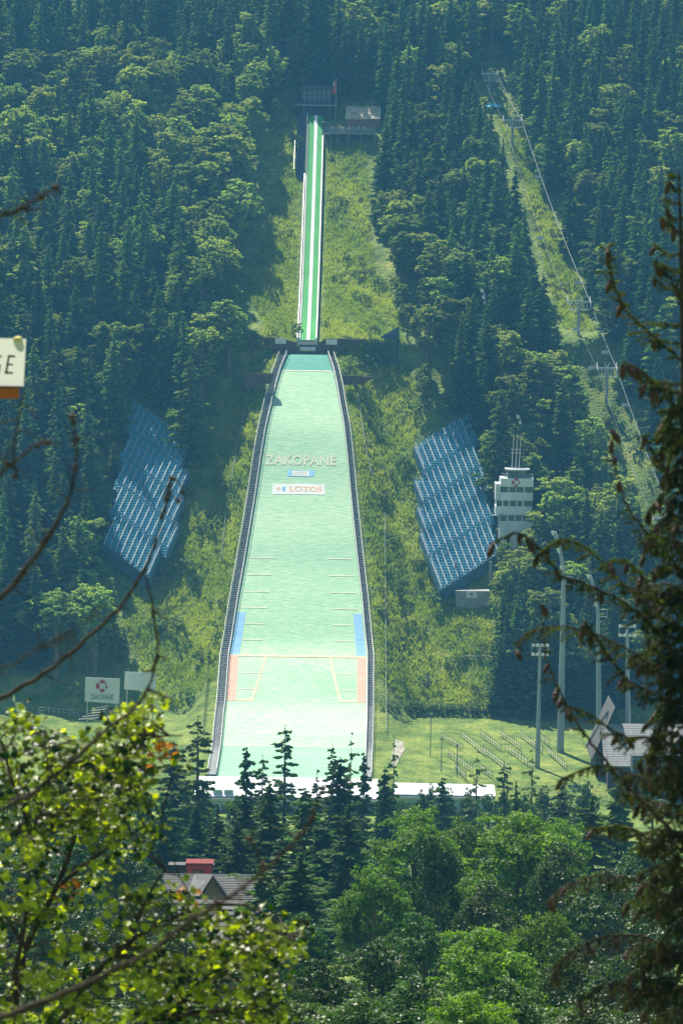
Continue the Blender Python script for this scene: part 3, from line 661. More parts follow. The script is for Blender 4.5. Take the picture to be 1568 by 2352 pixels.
for j in range(n):
    z = at(770, 184+j*4.4, Y)[2]; V += [(a[0]+.25, Y, z), (a[0]-.2-.35*j/n, Y+.15*math.sin(j*1.7), z), (a[0]-.45-.55*j/n, Y-.15*math.sin(j*1.3), z-.2)]
mb.add(V, [(j*3+i, j*3+i+1, j*3+i+4, j*3+i+3) for j in range(n-1) for i in range(2)]); mb.f = mb.f; fo = mb.build('flag', [mat('flag_red', (.5, .03, .03), None, 2), WHITE], fl_)
for i_, p_ in enumerate(fo.data.polygons): p_.material_index = 1 if i_ % 2 == 1 and i_ < 6 else 0
# wooden hut
Y = 246.0; c = at(835, 300, Y); hut = empty('wooden_hut', (c[0], Y, float(Tz(c[0], Y))), 'brown wooden hut with a pale striped roof right of the start house', 'building')
mb = MB(); bbox(mb, 796, 873, 268, 302, Y, 6); mb.build('walls', mat('reddish_boards', (.36, .19, .12), (.25, .13, .085), 1.5, .8, stretch=(3, 3, .3)), hut)
ROOFP = mat('pale_roof_boards', (.62, .53, .36), (.38, .33, .23), .9, .5)
mb = MB(); nb = 9; 
for k in range(nb):
    q0, q1 = k/nb, (k+1)/nb-.012
    ya = Y-1.3+4.6*q0; yb = Y-1.3+4.6*q1
    r0 = 272-(272-243)*q0; r1 = 272-(272-243)*q1; lx = 793+1.5*q0; rx = 874
    A = at(lx, r0, ya); B = at(rx, r0, ya); C_ = at(rx, r1, yb); D = at(lx, r1, yb)
    u_ = np.array([0, 0, .10]); mb.hexa([A-u_, B-u_, C_-u_, D-u_, A+u_*1.4, B+u_*1.4, C_, D])
mb.build('roof', ROOFP, hut)
mb = MB(); A = at(793, 243.5, Y+3.35); B = at(874, 243.5, Y+3.35); C_ = A*1; mb.add([A, B, (B[0], Y+8, B[2]-3), (A[0], Y+8, A[2]-3)], [(0, 1, 2, 3)]); mb.build('rear_roof', DWOOD, hut)
for px in (812, 838, 858):
    mb = MB(); bbox(mb, px, px+8, 283, 298, Y-.06, .055); mb.build('window', GLASS, hut)
# terrace with people
Y = 237.0; c = at(820, 308, Y); g = float(Tz(c[0], Y)); ter = empty('viewing_terrace', (c[0], Y, g), 'grey viewing terrace with blue railing in front of the wooden hut', 'terrace')
mb = MB(); bbox(mb, 742, 862, 304, 307, Y, 8); mb.build('deck', CONC, ter); zt = at(800, 304, Y)[2]
mb = MB(); 
for px in np.linspace(742, 862, 30): a = at(px, 304, Y-.1); mb.tube([a, a+[0, 0, 1.15]], .05, 4)
for h in (.4, .8, 1.15): mb.tube([at(742, 304, Y-.1)+[0, 0, h], at(862, 304, Y-.1)+[0, 0, h]], .05, 4)
mb.build('railing', mat('blue_rail', (.10, .18, .30), None, 1), ter)
mb = MB()
for px in (745, 775, 800, 830, 860): a = at(px, 306, Y+.6); mb.tube([a, (a[0], a[1], float(Tz(a[0], a[1]))-.5)], .15, 6)
mb.build('support', CONC, ter)
def make_person(x, y, z, rz, cols, name_lab, pose):
    """one continuous body grown from a skeleton, clothing by height"""
    sk = [(0, 0, .95, .13), (0, 0, 1.15, .15), (0, 0, 1.38, .17), (0, 0, 1.50, .065), (0, .01, 1.60, .095), (0, .01, 1.70, .085),
          (.10, 0, .88, .10), (.11, -.02, .48, .07), (.12, 0, .08, .05), (.12, -.16, .04, .045),
          (-.10, 0, .88, .10), (-.11, .02, .48, .07), (-.12, 0, .08, .05), (-.12, -.16, .04, .045),
          (.20, 0, 1.40, .06), (.26, pose, 1.12, .05), (.24, pose*2-.1, .90 if pose > -.1 else 1.2, .04),
          (-.20, 0, 1.40, .06), (-.26, -.05, 1.12, .05), (-.23, -.2, .95, .04)]
    E = [(0, 1), (1, 2), (2, 3), (3, 4), (4, 5), (0, 6), (6, 7), (7, 8), (8, 9), (0, 10), (10, 11), (11, 12), (12, 13), (2, 14), (14, 15), (15, 16), (2, 17), (17, 18), (18, 19)]
    me = bpy.data.meshes.new('person'); me.from_pydata([s[:3] for s in sk], E, []); o = bpy.data.objects.new('person', me); link(o)
    md = o.modifiers.new('s', 'SKIN'); 
    for i, s in enumerate(sk): me.skin_vertices[0].data[i].radius = (s[3], s[3]*.8)
    me.skin_vertices[0].data[0].use_root = True
    o.modifiers.new('d', 'SUBSURF').levels = 1
    dg = bpy.context.evaluated_depsgraph_get(); m2 = bpy.data.meshes.new_from_object(o.evaluated_get(dg)); o.modifiers.clear(); o.data = m2
    m2.materials.clear()
    for c_ in cols: m2.materials.append(c_)
    for p_ in m2.polygons:
        zc_ = p_.center.z; p_.material_index = 2 if zc_ > 1.66 else (0 if zc_ > 1.5 else (1 if zc_ > .92 else 3)); p_.use_smooth = True
    o.location = (x, y, z); o.rotation_euler.z = rz; tag(o, name_lab, 'person', 'people on the viewing terrace'); return o
SKIN = mat('skin', (.55, .36, .27), None, 3); HAIR = mat('dark_hair', (.06, .04, .03), None, 3); JEAN = mat('blue_jeans', (.06, .09, .16), None, 3)
TOPS = [('white', (.75, .75, .75)), ('navy', (.04, .06, .15)), ('red', (.5, .06, .05)), ('pale blue', (.35, .5, .65)), ('dark grey', (.08, .08, .09)), ('cream', (.65, .6, .48)), ('dark green', (.05, .12, .06)), ('pink', (.6, .3, .35)), ('yellow', (.6, .5, .12)), ('brown', (.2, .12, .07))]
for i, px in enumerate([763, 770, 778, 786, 794, 801, 811, 824, 836, 848]):
    a = at(px, 304, Y+1.2+(i % 3)*.9); nm, cc = TOPS[i]
    make_person(a[0], a[1], zt, rad(-40+i*37 % 90), [SKIN, mat(nm.replace(' ', '_')+'_shirt', cc, None, 3), HAIR, JEAN], 'person in a %s top standing on the viewing terrace' % nm, [-.2, 0, .1][i % 3])
# lamp arms beside the inrun top
for py, lab in ((279, 'upper white curved lamp arm over the top of the inrun'), (307, 'lower white lamp arm over the top of the inrun')):
    Yl = 244.0 if py == 279 else 236.0; a = at(760, py+12, Yl); lr = empty('lamp_arm', (a[0], Yl, float(Tz(a[0], Yl))), lab, 'street lamp')
    t = at(742, py, Yl); k = at(758, py+4 if py < 300 else py+2, Yl)
    mb = MB(); mb.tube([(a[0], Yl, float(Tz(a[0], Yl))-.3), (a[0], Yl, k[2]-.6), k, t], .07, 6); mb.build('pole', STEEL, lr)
    mb = MB(); mb.box(t[0]-.5, t[0]+.35, Yl-.2, Yl+.2, t[2]-.13, t[2]+.13); mb.build('lamp_head', WHITE, lr)

# wooden viewing frame and panels right of the take-off
p = ground(873, 850, 60, 180); root = empty('timber_scaffold', p, 'dark timber scaffold with mesh panels by the trees right of the take-off', 'scaffold')
Yf = 148.0
mb = MB()
for px in (836, 862, 890, 914): a = at(px, 780, Yf); b = at(px, 850, Yf); mb.tube([a, (b[0], Yf, float(Tz(b[0], Yf))-.5)], .12, 5)
for py in (782, 806): a = at(834, py, Yf); b = at(916, py+1, Yf); mb.tube([a, b], .11, 5)
mb.build('frame', DWOOD, root)
NET = mat('dark_green_netting', (.04, .09, .06), (.02, .05, .035), 2, .8)
for x0, x1 in ((838, 861), (864, 889), (892, 913)):
    mb = MB(); bbox(mb, x0, x1, 786, 840, Yf+.2, .04); mb.build('net_panel', NET, root)
PNB = mat('blue_grey_board', (.07, .13, .19), (.05, .10, .15), 1)
mb = MB(); flat_poly(mb, [(881, 709), (919, 710), (919, 733), (884, 732)], 170, .12); o = mb.build('slatted_board', PNB); tag(o, 'square blue grey board on the grass above the scaffold', 'board')
mb = MB(); flat_poly(mb, [(866, 778), (916, 748), (917, 781)], 152.5, .15); o = mb.build('sloping_board', PNB); tag(o, 'triangular blue grey board rising over the scaffold', 'board')

# ------------------------------------------------------------------ chairlift
CBL = mat('steel_cable', (.55, .58, .6), None, 1, .4, metal=.3)
pyl = []
def pylon(px, py, base, wid, label):
    g = ground(px, base, 40, 400); Y_ = g[1]; t = at(px, py, Y_); root = empty('chairlift_pylon', g, label, 'chairlift pylon', 'pylons of the chairlift')
    H = t[2]-g[2]; mb = MB(); mb.tube([g-[0, 0, .5], (g[0], Y_, t[2])], [.40, .28], 8); mb.build('mast', STEEL, root)
    mb = MB(); hw = wid/2; mb.tube([(g[0]-hw, Y_, t[2]), (g[0]+hw, Y_, t[2])], .2, 6); mb.tube([(g[0]-hw*.8, Y_, t[2]-1.9), (g[0]+hw*.8, Y_, t[2]-1.9)], .12, 5)
    for q in np.linspace(-.8, .8, 7): mb.tube([(g[0]+hw*q, Y_, t[2]), (g[0]+hw*q+.35, Y_-.4, t[2]-1.9)], .10, 4)
    mb.tube([(g[0]-.5, Y_, t[2]+1.2), (g[0], Y_, t[2]), (g[0]+.5, Y_, t[2]+1.2)], .1, 4); mb.build('crossarm', WHITE, root)
    for s in (-1, 1):
        mb = MB(); x = g[0]+s*hw*.85
        for j in range(5):
            c = np.array([x, Y_-1.2+j*.6, t[2]-.35-(j)*-.33]); mb.tube([c-[.08, 0, 0], c+[.08, 0, 0]], .26, 10)
        mb.tube([(x, Y_-1.5, t[2]-.55), (x, Y_+1.5, t[2]+.95)], .06, 4); mb.build('sheave_train', WHITE, root)
    pyl.append((g, t, hw)); return root
pylon(1124, 168, 205, 4.6, 'topmost chairlift pylon against the dark forest')
pylon(1176, 275, 334, 5.4, 'chairlift pylon with a wide crossbar just below the turquoise shelter')
pylon(1328, 692, 770, 6.0, 'chairlift pylon halfway down the cleared strip')
pylon(1392, 845, 930, 5.0, 'chairlift pylon partly hidden by the near spruce branches')
pylon(1520, 1190, 1290, 5.0, 'lowest chairlift pylon behind the near spruce')
for s, lab in ((-1, 'left hand steel cable of the chairlift'), (1, 'right hand steel cable of the chairlift')):
    pts = []
    for (g0, t0, h0), (g1, t1, h1) in zip(pyl[:-1], pyl[1:]):
        for q in np.linspace(0, 1, 12, endpoint=False):
            a = np.array([g0[0]+s*h0*.85, g0[1], t0[2]-.1]); b = np.array([g1[0]+s*h1*.85, g1[1], t1[2]-.1])
            p = a+(b-a)*q; p[2] -= 1.6*4*q*(1-q)*np.linalg.norm(b-a)/90; pts.append(p)
    mb = MB(); mb.tube(pts, .065 if s > 0 else .03, 5); tag(mb.build('chairlift_cable', CBL), lab.replace('left hand', 'thinner').replace('right hand', 'thicker') + ', %s' % ('on the inrun side' if s < 0 else 'on the far forest side'), 'cable')
    if s > 0: CAB = pts
chairm = None
for i, k in enumerate([15, 19, 22, 27, 31, 34, 38, 41]):
    p = CAB[k] if i % 2 == 0 else CAB[k]-np.array([4.6, 0, 0]); root = empty('lift_chair', p, 'two seat chairlift chair hanging from the cable', 'chairlift chair', 'chairs hanging on the chairlift')
    if chairm is None:
        mb = MB(); mb.tube([(0, 0, 0), (.1, 0, -.9), (0, 0, -1.9)], .05, 5); mb.tube([(-.75, 0, -1.9), (.75, 0, -1.9)], .05, 5)
        for s in (-.75, .75): mb.tube([(s, .1, -1.9), (s, -.1, -2.5), (s, -.6, -2.5)], .04, 5)
        h_ = mb.build('hanger', STEEL, root, local=False); mb = MB(); mb.box(-.75, .75, -.6, 0, -2.55, -2.45); s_1 = mb.build('seat', CBL, root, local=False)
        mb = MB(); mb.box(-.75, .75, 0, .08, -2.4, -1.85); b_ = mb.build('backrest', CBL, root, local=False); chairm = (h_, s_1, b_)
    else:
        for q in chairm: n_ = q.copy(); link(n_); n_.parent = root
# turquoise shelter, green barrier at mid station
g = ground(1135, 247, 100, 420); root = empty('shelter', g, 'small turquoise canopy at the top of the cleared lift strip', 'shelter')
TQ = mat('turquoise_canvas', (.05, .72, .92), (.04, .62, .85), 1, .5)
t = at(1134, 241, g[1]); mb = MB(); hx = 2.0
mb.hexa([t+[-hx*1.35, -1.5, -.4], t+[hx*1.1, -1.5, -.5], t+[hx*1.1, 1.5, -.4], t+[-hx*1.35, 1.5, -.4], t+[-.9, -.3, .55], t+[.5, -.3, .45], t+[.5, .3, .45], t+[-.9, .3, .55]]); mb.build('canopy', TQ, root)
mb = MB()
for a_, b_ in ((-1.9, -1.3), (1.5, -1.3), (1.5, 1.3), (-1.9, 1.3)): mb.tube([t+[a_, b_, -.4], (t[0]+a_, t[1]+b_, float(Tz(t[0]+a_, t[1]+b_))-.3)], .05, 4)
mb.build('pole', WHITE, root)
g = ground(1358, 762, 40, 300); a = at(1330, 760, g[1]); b = at(1386, 762, g[1]); mb = MB(); mb.box(a[0], b[0], g[1], g[1]+.15, a[2]-.22, a[2]+.05)
for px in (1335, 1358, 1382): q = at(px, 761, g[1]); mb.tube([q, (q[0], q[1]+.08, float(Tz(q[0], q[1]))-.4)], .06, 4)
tag(mb.build('green_barrier', mat('green_paint', (.12, .42, .2), None, 1)), 'low green barrier under the halfway chairlift pylon', 'barrier')

# ------------------------------------------------------------------ seating field with railings on the right
RAILM = mat('pale_rail', (.50, .48, .38), (.38, .37, .30), 2, .7); POSTM = mat('grey_post', (.16, .17, .15), None, 2)
lines = [((1015, 1695), (1062, 1722)), ((1060, 1690), (1115, 1735)), ((1105, 1690), (1150, 1722)), ((1030, 1735), (1085, 1772)), ((1108, 1725), (1170, 1772)),
         ((1150, 1688), (1195, 1720)), ((1160, 1720), (1225, 1765)), ((1195, 1690), (1245, 1728)), ((1045, 1765), (1070, 1788)), ((1100, 1765), (1130, 1786)), ((1232, 1690), (1262, 1712)), ((1255, 1725), (1300, 1765))]
ord_ = ['first', 'second', 'third', 'fourth', 'fifth', 'sixth', 'seventh', 'eighth', 'ninth', 'tenth', 'eleventh', 'twelfth']
for i, (a, b) in enumerate(lines):
    n = 10; P3 = [ground(a[0]+(b[0]-a[0])*q, a[1]+6+(b[1]-a[1])*q, -30, 80) for q in np.linspace(0, 1, n)]
    root = empty('spectator_railing', P3[0], 'slanting pale spectator railing in the grass field beside the landing slope', 'railing', 'spectator railings in the grass field')
    mb = MB(); mb.tube([p+[0, 0, 1.05] for p in P3], .07, 5); mb.tube([p+[0, 0, .55] for p in P3], .035, 4); mb.build('rail', RAILM, root)
    for p in P3: mb = MB(); mb.tube([p-[0, 0, .2], p+[0, 0, 1.7]], .05, 4); mb.build('post', POSTM, root)
for px, py0, py1, lab in ((988, 1642, 1738, 'tall thin dark pole at the edge of the upper field'), (1013, 1698, 1775, 'thin dark pole at the lower left corner of the railings'), (1049, 1712, 1785, 'thin dark pole among the lower railings')):
    g = ground(px, py1, -20, 80); t = at(px, py0, g[1]); mb = MB(); mb.tube([g-[0, 0, .3], (g[0], g[1], t[2])], .09, 6); mb.box(g[0]-.3, g[0]+.3, g[1]-.1, g[1]+.1, t[2]-.1, t[2]+.15); tag(mb.build('thin_pole', POSTM), lab, 'pole')

# ------------------------------------------------------------------ white roofed building at the foot
ROOFW = mat('white_membrane', (.86, .88, .88), (.78, .81, .82), .3, .25, spec=.9)
def white_building(px0, px1, py, Y0, label, dorm, dep, drp):
    a = at(px0, py, Y0); b = at(px1, py, Y0); zg = float(Tz((a[0]+b[0])/2, Y0-6)); root = empty('arena_building', ((a[0]+b[0])/2, Y0-8, zg), label, 'building')
    mb = MB(); n = 12; z0 = a[2]
    A = []; B = []
    for q in np.linspace(0, 1, n): y = Y0-dep*q; z = z0-drp*q**2.2; A.append((a[0], y, z)); B.append((b[0], y, z-.15))
    mb.sheet(B, A); mb.sheet([np.array(p)-[0, 0, .3] for p in A], [np.array(p)-[0, 0, .3] for p in B]); mb.sheet(A, [np.array(p)-[0, 0, .3] for p in A]); mb.sheet([np.array(p)-[0, 0, .3] for p in B], B)
    mb.build('roof', ROOFW, root, smooth=False)
    mb = MB(); mb.box(a[0]+.5, b[0]-.5, Y0-dep+.4, Y0-.3, zg-1, z0-drp-.3); mb.build('walls', mat('pale_teal_wall', (.35, .5, .5), (.28, .42, .42), .5), root)
    mb = MB(); mb.box(a[0]+.2, b[0]-.2, Y0-dep-.3, Y0-dep, z0-drp-.8, z0-drp-.35); mb.build('gutter', STEEL, root)
    for px in dorm:
        c = at(px, 1806, Y0-9); mb = MB(); mb.box(c[0]-.75, c[0]+.75, Y0-dep+.6, Y0-dep+2.4, z0-drp-.2, z0-drp+1.0); mb.build('roof_vent', mat('vent_grey', (.42, .50, .52), None, 1), root)
    x = a[0]+1.5
    while x < b[0]-3:
        mb = MB(); mb.box(x, x+2.2, Y0-dep+.3, Y0-dep+.38, z0-drp-3.2, z0-drp-1.6); mb.build('window', GLASS, root); x += 3.4
white_building(452, 868, 1783, -4.5, 'low white roofed arena building at the foot of the slope', (500, 525), 11.0, 1.7)
white_building(904, 1134, 1798, -7.0, 'smaller white roofed building below the seating field', (), 7.0, .9)

# ------------------------------------------------------------------ houses
def gable_house(name, label, cat, x0, x1, y0, y1, zg, ze, zr, wallm, roofm, overhang=.7, ridge='x', bands=0, wins=()):
    root = empty(name, ((x0+x1)/2, (y0+y1)/2, zg), label, cat)
    mb = MB(); 
    if ridge == 'x':
        ym = (y0+y1)/2; s = (zr-ze)/(ym-y0)
        V = [(x0, y0, zg-2), (x1, y0, zg-2), (x1, y1, zg-2), (x0, y1, zg-2), (x0, y0, ze), (x1, y0, ze), (x1, y1, ze), (x0, y1, ze), (x0, ym, zr-.15), (x1, ym, zr-.15)]
        F = [(0, 1, 5, 4), (1, 2, 6, 9, 5), (2, 3, 7, 6), (3, 0, 4, 8, 7)]; mb.add(V, F); mb.build('wall', wallm, root)
        mb = MB(); o = overhang; n = max(1, bands)
        for sg in (-1, 1):
            for k in range(n):
                q0, q1 = k/n, (k+1)/n; ya = ym+sg*(ym-y0+o)*(1-q0); yb = ym+sg*(ym-y0+o)*(1-q1)
                za = zr-s*abs(ya-ym); zb_ = zr-s*abs(yb-ym); t = .05 if n > 1 else 0
                c = [(x0-o, ya, za-.05), (x1+o, ya, za-.05), (x1+o, yb, zb_-.05), (x0-o, yb, zb_-.05), (x0-o, ya, za+.12+t), (x1+o, ya, za+.12+t), (x1+o, yb, zb_+.12), (x0-o, yb, zb_+.12)]
                if sg > 0: c = [c[1], c[0], c[3], c[2], c[5], c[4], c[7], c[6]]
                mb.hexa(c)
        mb.build('roof', roofm, root)
    else:
        xm = (x0+x1)/2; s = (zr-ze)/(xm-x0)
        V = [(x0, y0, zg-2), (x1, y0, zg-2), (x1, y1, zg-2), (x0, y1, zg-2), (x0, y0, ze), (x1, y0, ze), (x1, y1, ze), (x0, y1, ze), (xm, y0, zr-.15), (xm, y1, zr-.15)]
        mb.add(V, [(0, 1, 5, 8, 4), (1, 2, 6, 5), (2, 3, 7, 9, 6), (3, 0, 4, 7)]); mb.build('wall', wallm, root)
        mb = MB(); o = overhang; n = max(1, bands)
        for sg in (-1, 1):
            for k in range(n):
                q0, q1 = k/n, (k+1)/n; xa = xm+sg*(xm-x0+o)*(1-q0); xb = xm+sg*(xm-x0+o)*(1-q1); za = zr-s*abs(xa-xm); zb_ = zr-s*abs(xb-xm); t = .1 if n > 1 else 0
                c = [(xa, y0-o, za-.05), (xb, y0-o, zb_-.05), (xb, y1+o, zb_-.05), (xa, y1+o, za-.05), (xa, y0-o, za+.12+t), (xb, y0-o, zb_+.12), (xb, y1+o, zb_+.12), (xa, y1+o, za+.12+t)]
                if sg > 0: c = [c[1], c[0], c[3], c[2], c[5], c[4], c[7], c[6]]
                mb.hexa(c)
        mb.build('roof', roofm, root)
    for (wx, wz, ww, wh) in wins:
        mb = MB(); mb.box(wx, wx+ww, y0-.08, y0-.01, wz, wz+wh); w_ = mb.build('window', WHITE, root)
        mb = MB(); mb.box(wx+.08, wx+ww-.08, y0-.11, y0-.08, wz+.08, wz+wh-.08); mb.build('pane', GLASS, w_)
    return root
SHING = mat('grey_shingles', (.11, .108, .105), (.06, .058, .056), 1.6, .75, .3, stretch=(.6, 3, 3))
SHINGP = mat('pale_shingles', (.34, .33, .31), (.20, .20, .19), 2.5, .7, .3, stretch=(.6, 3, 3))
# grey roofed villa (about 300 m away) with a dormer gable
Y = -300.0; a = at(386, 2012, Y); b = at(588, 2012, Y); zr = a[2]; zg = float(Tz((a[0]+b[0])/2, Y))
V_ = gable_house('villa', 'grey shingled villa with a yellow gabled dormer behind the bright maple leaves', 'house', a[0], b[0], Y-2.9, Y+2.9, zg, zr-1.3, zr, mat('ochre_render', (.42, .30, .13), (.34, .24, .1), 1), SHING, .5, 'x', 14)
Fp, Bp = at(488, 2014, Y-5.2), at(447, 2011, Y-.6); LF, LB = at(459, 2062, Y-5.4), at(427, 2062, Y-3.2); RF, RB = at(522, 2063, Y-5.0), at(520, 2050, Y-3.0)
mb = MB(); k3 = np.array([0, .35, -.12])
mb.add([Fp+k3, at(463, 2064, Y-4.7), at(517, 2064, Y-4.7), at(470, 2030, Y-2), at(463, 2064, Y-2.2), at(517, 2064, Y-2.2)], [(0, 1, 2), (1, 0, 3, 4), (2, 5, 3, 0)]); dm = mb.build('dormer', bpy.data.materials['ochre_render'], V_)
mb = MB(); u_ = np.array([0, 0, .14]); mb.hexa([LF, Fp, Bp, LB, LF+u_, Fp+u_, Bp+u_, LB+u_]); mb.build('dormer_roof', mat('paler_shingles', (.20, .20, .19), (.13, .13, .125), 2, .8), dm)  # left dormer slope in a paler grey than the right one
mb = MB(); mb.hexa([Fp, RF, RB, Bp, Fp+u_, RF+u_, RB+u_, Bp+u_]); mb.build('dormer_roof', SHING, dm)
mb = MB(); mb.tube([LF+[0, -.08, 0], Fp+[0, -.08, 0], RF+[0, -.08, 0]], .12, 4); mb.build('barge_board', DWOOD, dm)
mb = MB(); mb.tube([(a[0]-.6, Y, zr+.15), (b[0]+.6, Y, zr+.15)], .07, 5); mb.build('ridge_cap', STEEL, V_)
mb = MB(); mb.tube([(a[0]-.6, Y-3.5, zr-1.62), (b[0]+.6, Y-3.5, zr-1.62)], .09, 5); mb.build('gutter', STEEL, V_)
# lower roof in front
a2 = at(560, 2066, Y-9); b2 = at(706, 2066, Y-9); a2 = at(388, 2068, Y-8); b2 = at(592, 2068, Y-8); 
mb = MB(); n = 7; lr_ = empty('porch_wing', ((a2[0]+b2[0])/2, Y-8, zg), 'lower shingled wing in front of the grey villa', 'house')
for k in range(n):
    q0, q1 = k/n, (k+1)/n; ya, yb = Y-12+4*q0, Y-12+4*q1; za, zb_ = a2[2]-2.6+2.6*q0, a2[2]-2.6+2.6*q1
    mb.hexa([(a2[0], ya, za-.1), (b2[0], ya, za-.1), (b2[0], yb, zb_-.1), (a2[0], yb, zb_-.1), (a2[0], ya, za+.2), (b2[0], ya, za+.2), (b2[0], yb, zb_+.08), (a2[0], yb, zb_+.08)])
mb.build('roof', SHING, lr_); mb = MB(); mb.box(a2[0]+.3, b2[0]-.3, Y-11.6, Y-8, zg-3, a2[2]-2.75); mb.build('wall', DWOOD, lr_)
# red building behind it
Y = -285.0; a = at(428, 2012, Y); b = at(490, 1983, Y); zg = float(Tz(a[0], Y))
root = empty('red_house', ((a[0]+b[0])/2, Y+3, zg), 'red building with one small window behind the grey villa', 'house')
mb = MB(); mb.box(a[0], b[0]-.2, Y, Y+1.8, zg-2, b[2]-.25); mb.build('wall', RED, root)
mb = MB(); mb.box(a[0]-.1, b[0], Y-.35, Y+1.9, b[2]-.22, b[2]+.02); mb.build('roof', mat('dull_red_roof', (.22, .03, .03), None, 2, .9), root)
p0, p1 = at(444, 2010, Y), at(466, 1999, Y); mb = MB(); mb.box(p0[0], p1[0], Y-.06, Y-.005, p0[2], p1[2]); w_ = mb.build('window', DWOOD, root)
mb = MB(); mb.box(p0[0]+.1, p1[0]-.1, Y-.09, Y-.06, p0[2]+.06, p1[2]-.08); mb.build('pane', GLASS, w_)
mb = MB(); a = at(388, 1973, Y+10); b = at(493, 1972, Y+10); mb.hexa([(a[0], Y+9, a[2]-.5), (b[0], Y+9, a[2]-.5), (b[0], Y+10, a[2]-.4), (a[0], Y+10, a[2]-.4), (a[0], Y+9, a[2]-.42), (b[0], Y+9, a[2]-.42), (b[0], Y+10, a[2]-.32), (a[0], Y+10, a[2]-.32)])
rt = mb.build('pale_flat_roof', SHING); tag(rt, 'thin pale roof edge among trees behind the red building', 'roof')
mb = MB(); mb.box(a[0]+.3, b[0]-.3, Y+9.3, Y+9.9, float(Tz(a[0], Y+12))-1, a[2]-.52); mb.build('wall', DWOOD, rt)
# lodge with pale roof on the right
Y = 2.0; a = at(1392, 1690, Y); b = at(1568, 1690, Y); zg = float(Tz(a[0], Y)); s = (600+Y)/FPX
LG = gable_house('lodge', 'mountain lodge with a pale shingled roof behind the near spruce branches', 'house', a[0], b[0]+5, Y-5, Y+9, zg-1, at(1450, 1742, Y)[2], at(1450, 1668, Y)[2], DWOOD, SHINGP, .8, 'x', 18)
mb = MB(); g0 = at(1375, 1740, Y-4.9)
mb.add([at(1370, 1735, Y-6), at(1420, 1655, Y-6), at(1500, 1735, Y-6), at(1370, 1735, Y+2), at(1420, 1655, Y+2), at(1500, 1735, Y+2)], [(0, 2, 1)]); 
V2 = gable_house('lodge_wing', 'dark gabled wing with pale roof edges left of the pale shingled lodge', 'house', at(1372, 1700, Y)[0], at(1452, 1700, Y)[0], Y+2, Y+16, zg-1, at(1400, 1722, Y)[2], at(1400, 1628, Y)[2], mat('blue_black_boards', (.05, .06, .085), None, 2), SHING, .9, 'y', 1)
V3 = gable_house('lodge_gable', 'small gabled roof with a dark triangle at the edge of the frame', 'house', at(1505, 1700, Y)[0], at(1600, 1700, Y)[0], Y-8, Y+6, zg-1, at(1500, 1738, Y)[2], at(1500, 1672, Y)[2], bpy.data.materials['blue_black_boards'], SHINGP, .6, 'y', 1)
mb = MB(); r0 = empty('long_shed', at(1490, 1775, Y-12), 'long dark shed with pale rails in front of the lodge', 'shed'); bbox(mb, 1450, 1568, 1738, 1772, Y-12, 3); mb.build('wall', DARK, r0)
mb = MB(); 
for py in (1744, 1761): mb.tube([at(1449, py, Y-12.2), at(1568, py-1, Y-12.2)], .05, 4)
for px in (1451, 1480, 1510, 1540): mb.tube([at(px, 1738, Y-12.2), at(px, 1775, Y-12.2)], .05, 4)
mb.build('rail', STEEL, r0)
# small bleacher benches on the left by the billboards
g = ground(205, 1660, -60, 60); root = empty('bench_rows', g, 'rows of pale benches below the emblem billboard', 'benches')
for k in range(5):
    mb = MB(); A = at(180+k*9, 1655-k*4.2, g[1]+k*1.0); B = at(232+k*4, 1634+k*.5-2*k, g[1]+k*1.0+1)
    d = np.array([0, 0, .12]); A[2] = g[2]+.5+k*.42; B[2] = A[2]+.3
    mb.hexa([A-[0, .2, 0], B-[0, .2, 0], B+[0, .2, 0], A+[0, .2, 0], A-[0, .2, 0]+d, B-[0, .2, 0]+d, B+[0, .2, 0]+d, A+[0, .2, 0]+d]); mb.build('bench', mat('bench_wood', (.5, .46, .4), None, 2) if k == 0 else bpy.data.materials['bench_wood'], root)
path_fence([(90, 1640), (180, 1648)], 'thin wooden fence on the flat meadow left of the benches', 1.3, RAILM, .06)
# near sign, cut by the left edge of the frame
Y = -570.0; a = at(-95, 886, Y); b = at(60, 778, Y); xp = at(-30, 950, Y)[0]; root = empty('sign', (xp, Y, float(Tz(xp, Y))), 'white sign ending in the letters GE over an orange board', 'sign')
CREAM = leafmat('cream_canvas', (.70, .70, .66), (.70, .70, .66), .5, .6, (1.0, 1.0, .97), .3, 0.0)
c_ = [(a[0], a[2]), (at(54, 885, Y)[0], a[2]), (b[0], b[2]), (at(-95, 778, Y)[0], b[2]+.01)]
mb = MB(); mb.add([(x, Y, z) for x, z in c_], [(0, 1, 2, 3)]); pn = mb.build('panel', CREAM, root)
mb = MB(); z0, z1 = at(0, 841, Y)[2], at(0, 815, Y)[2]
def stroke(mb, pts): 
    q = [at(x, y, Y-.004) for x, y in pts]; mb.add(q, [tuple(range(len(q)))])
BLK = mat('black_letters', (.02, .025, .025), None, 3, .5)
mb = MB()
for pts in ([(18.5, 815), (23, 815), (16, 858), (11, 858)], [(18.5, 815), (35, 816), (34.3, 821), (18, 820)], [(15, 834), (30, 835.5), (29.3, 839.5), (15, 838.5)], [(11, 853), (29.5, 854), (28.7, 859), (10, 858)]): stroke(mb, pts[::-1])
mb.build('lettering', BLK, pn)
mb = MB()
for pts in ([(-17, 814), (3, 816), (4.5, 821), (-15, 819)], [(-17, 814), (-12, 815), (-19, 857), (-24, 857)], [(-23, 852), (-3, 853), (-3, 858), (-24, 857)], [(-3, 838), (2, 838), (-1, 858), (-6, 858)], [(-10, 836), (2, 837), (2, 841), (-10, 840)]): stroke(mb, pts[::-1])
mb.build('lettering', BLK, pn)
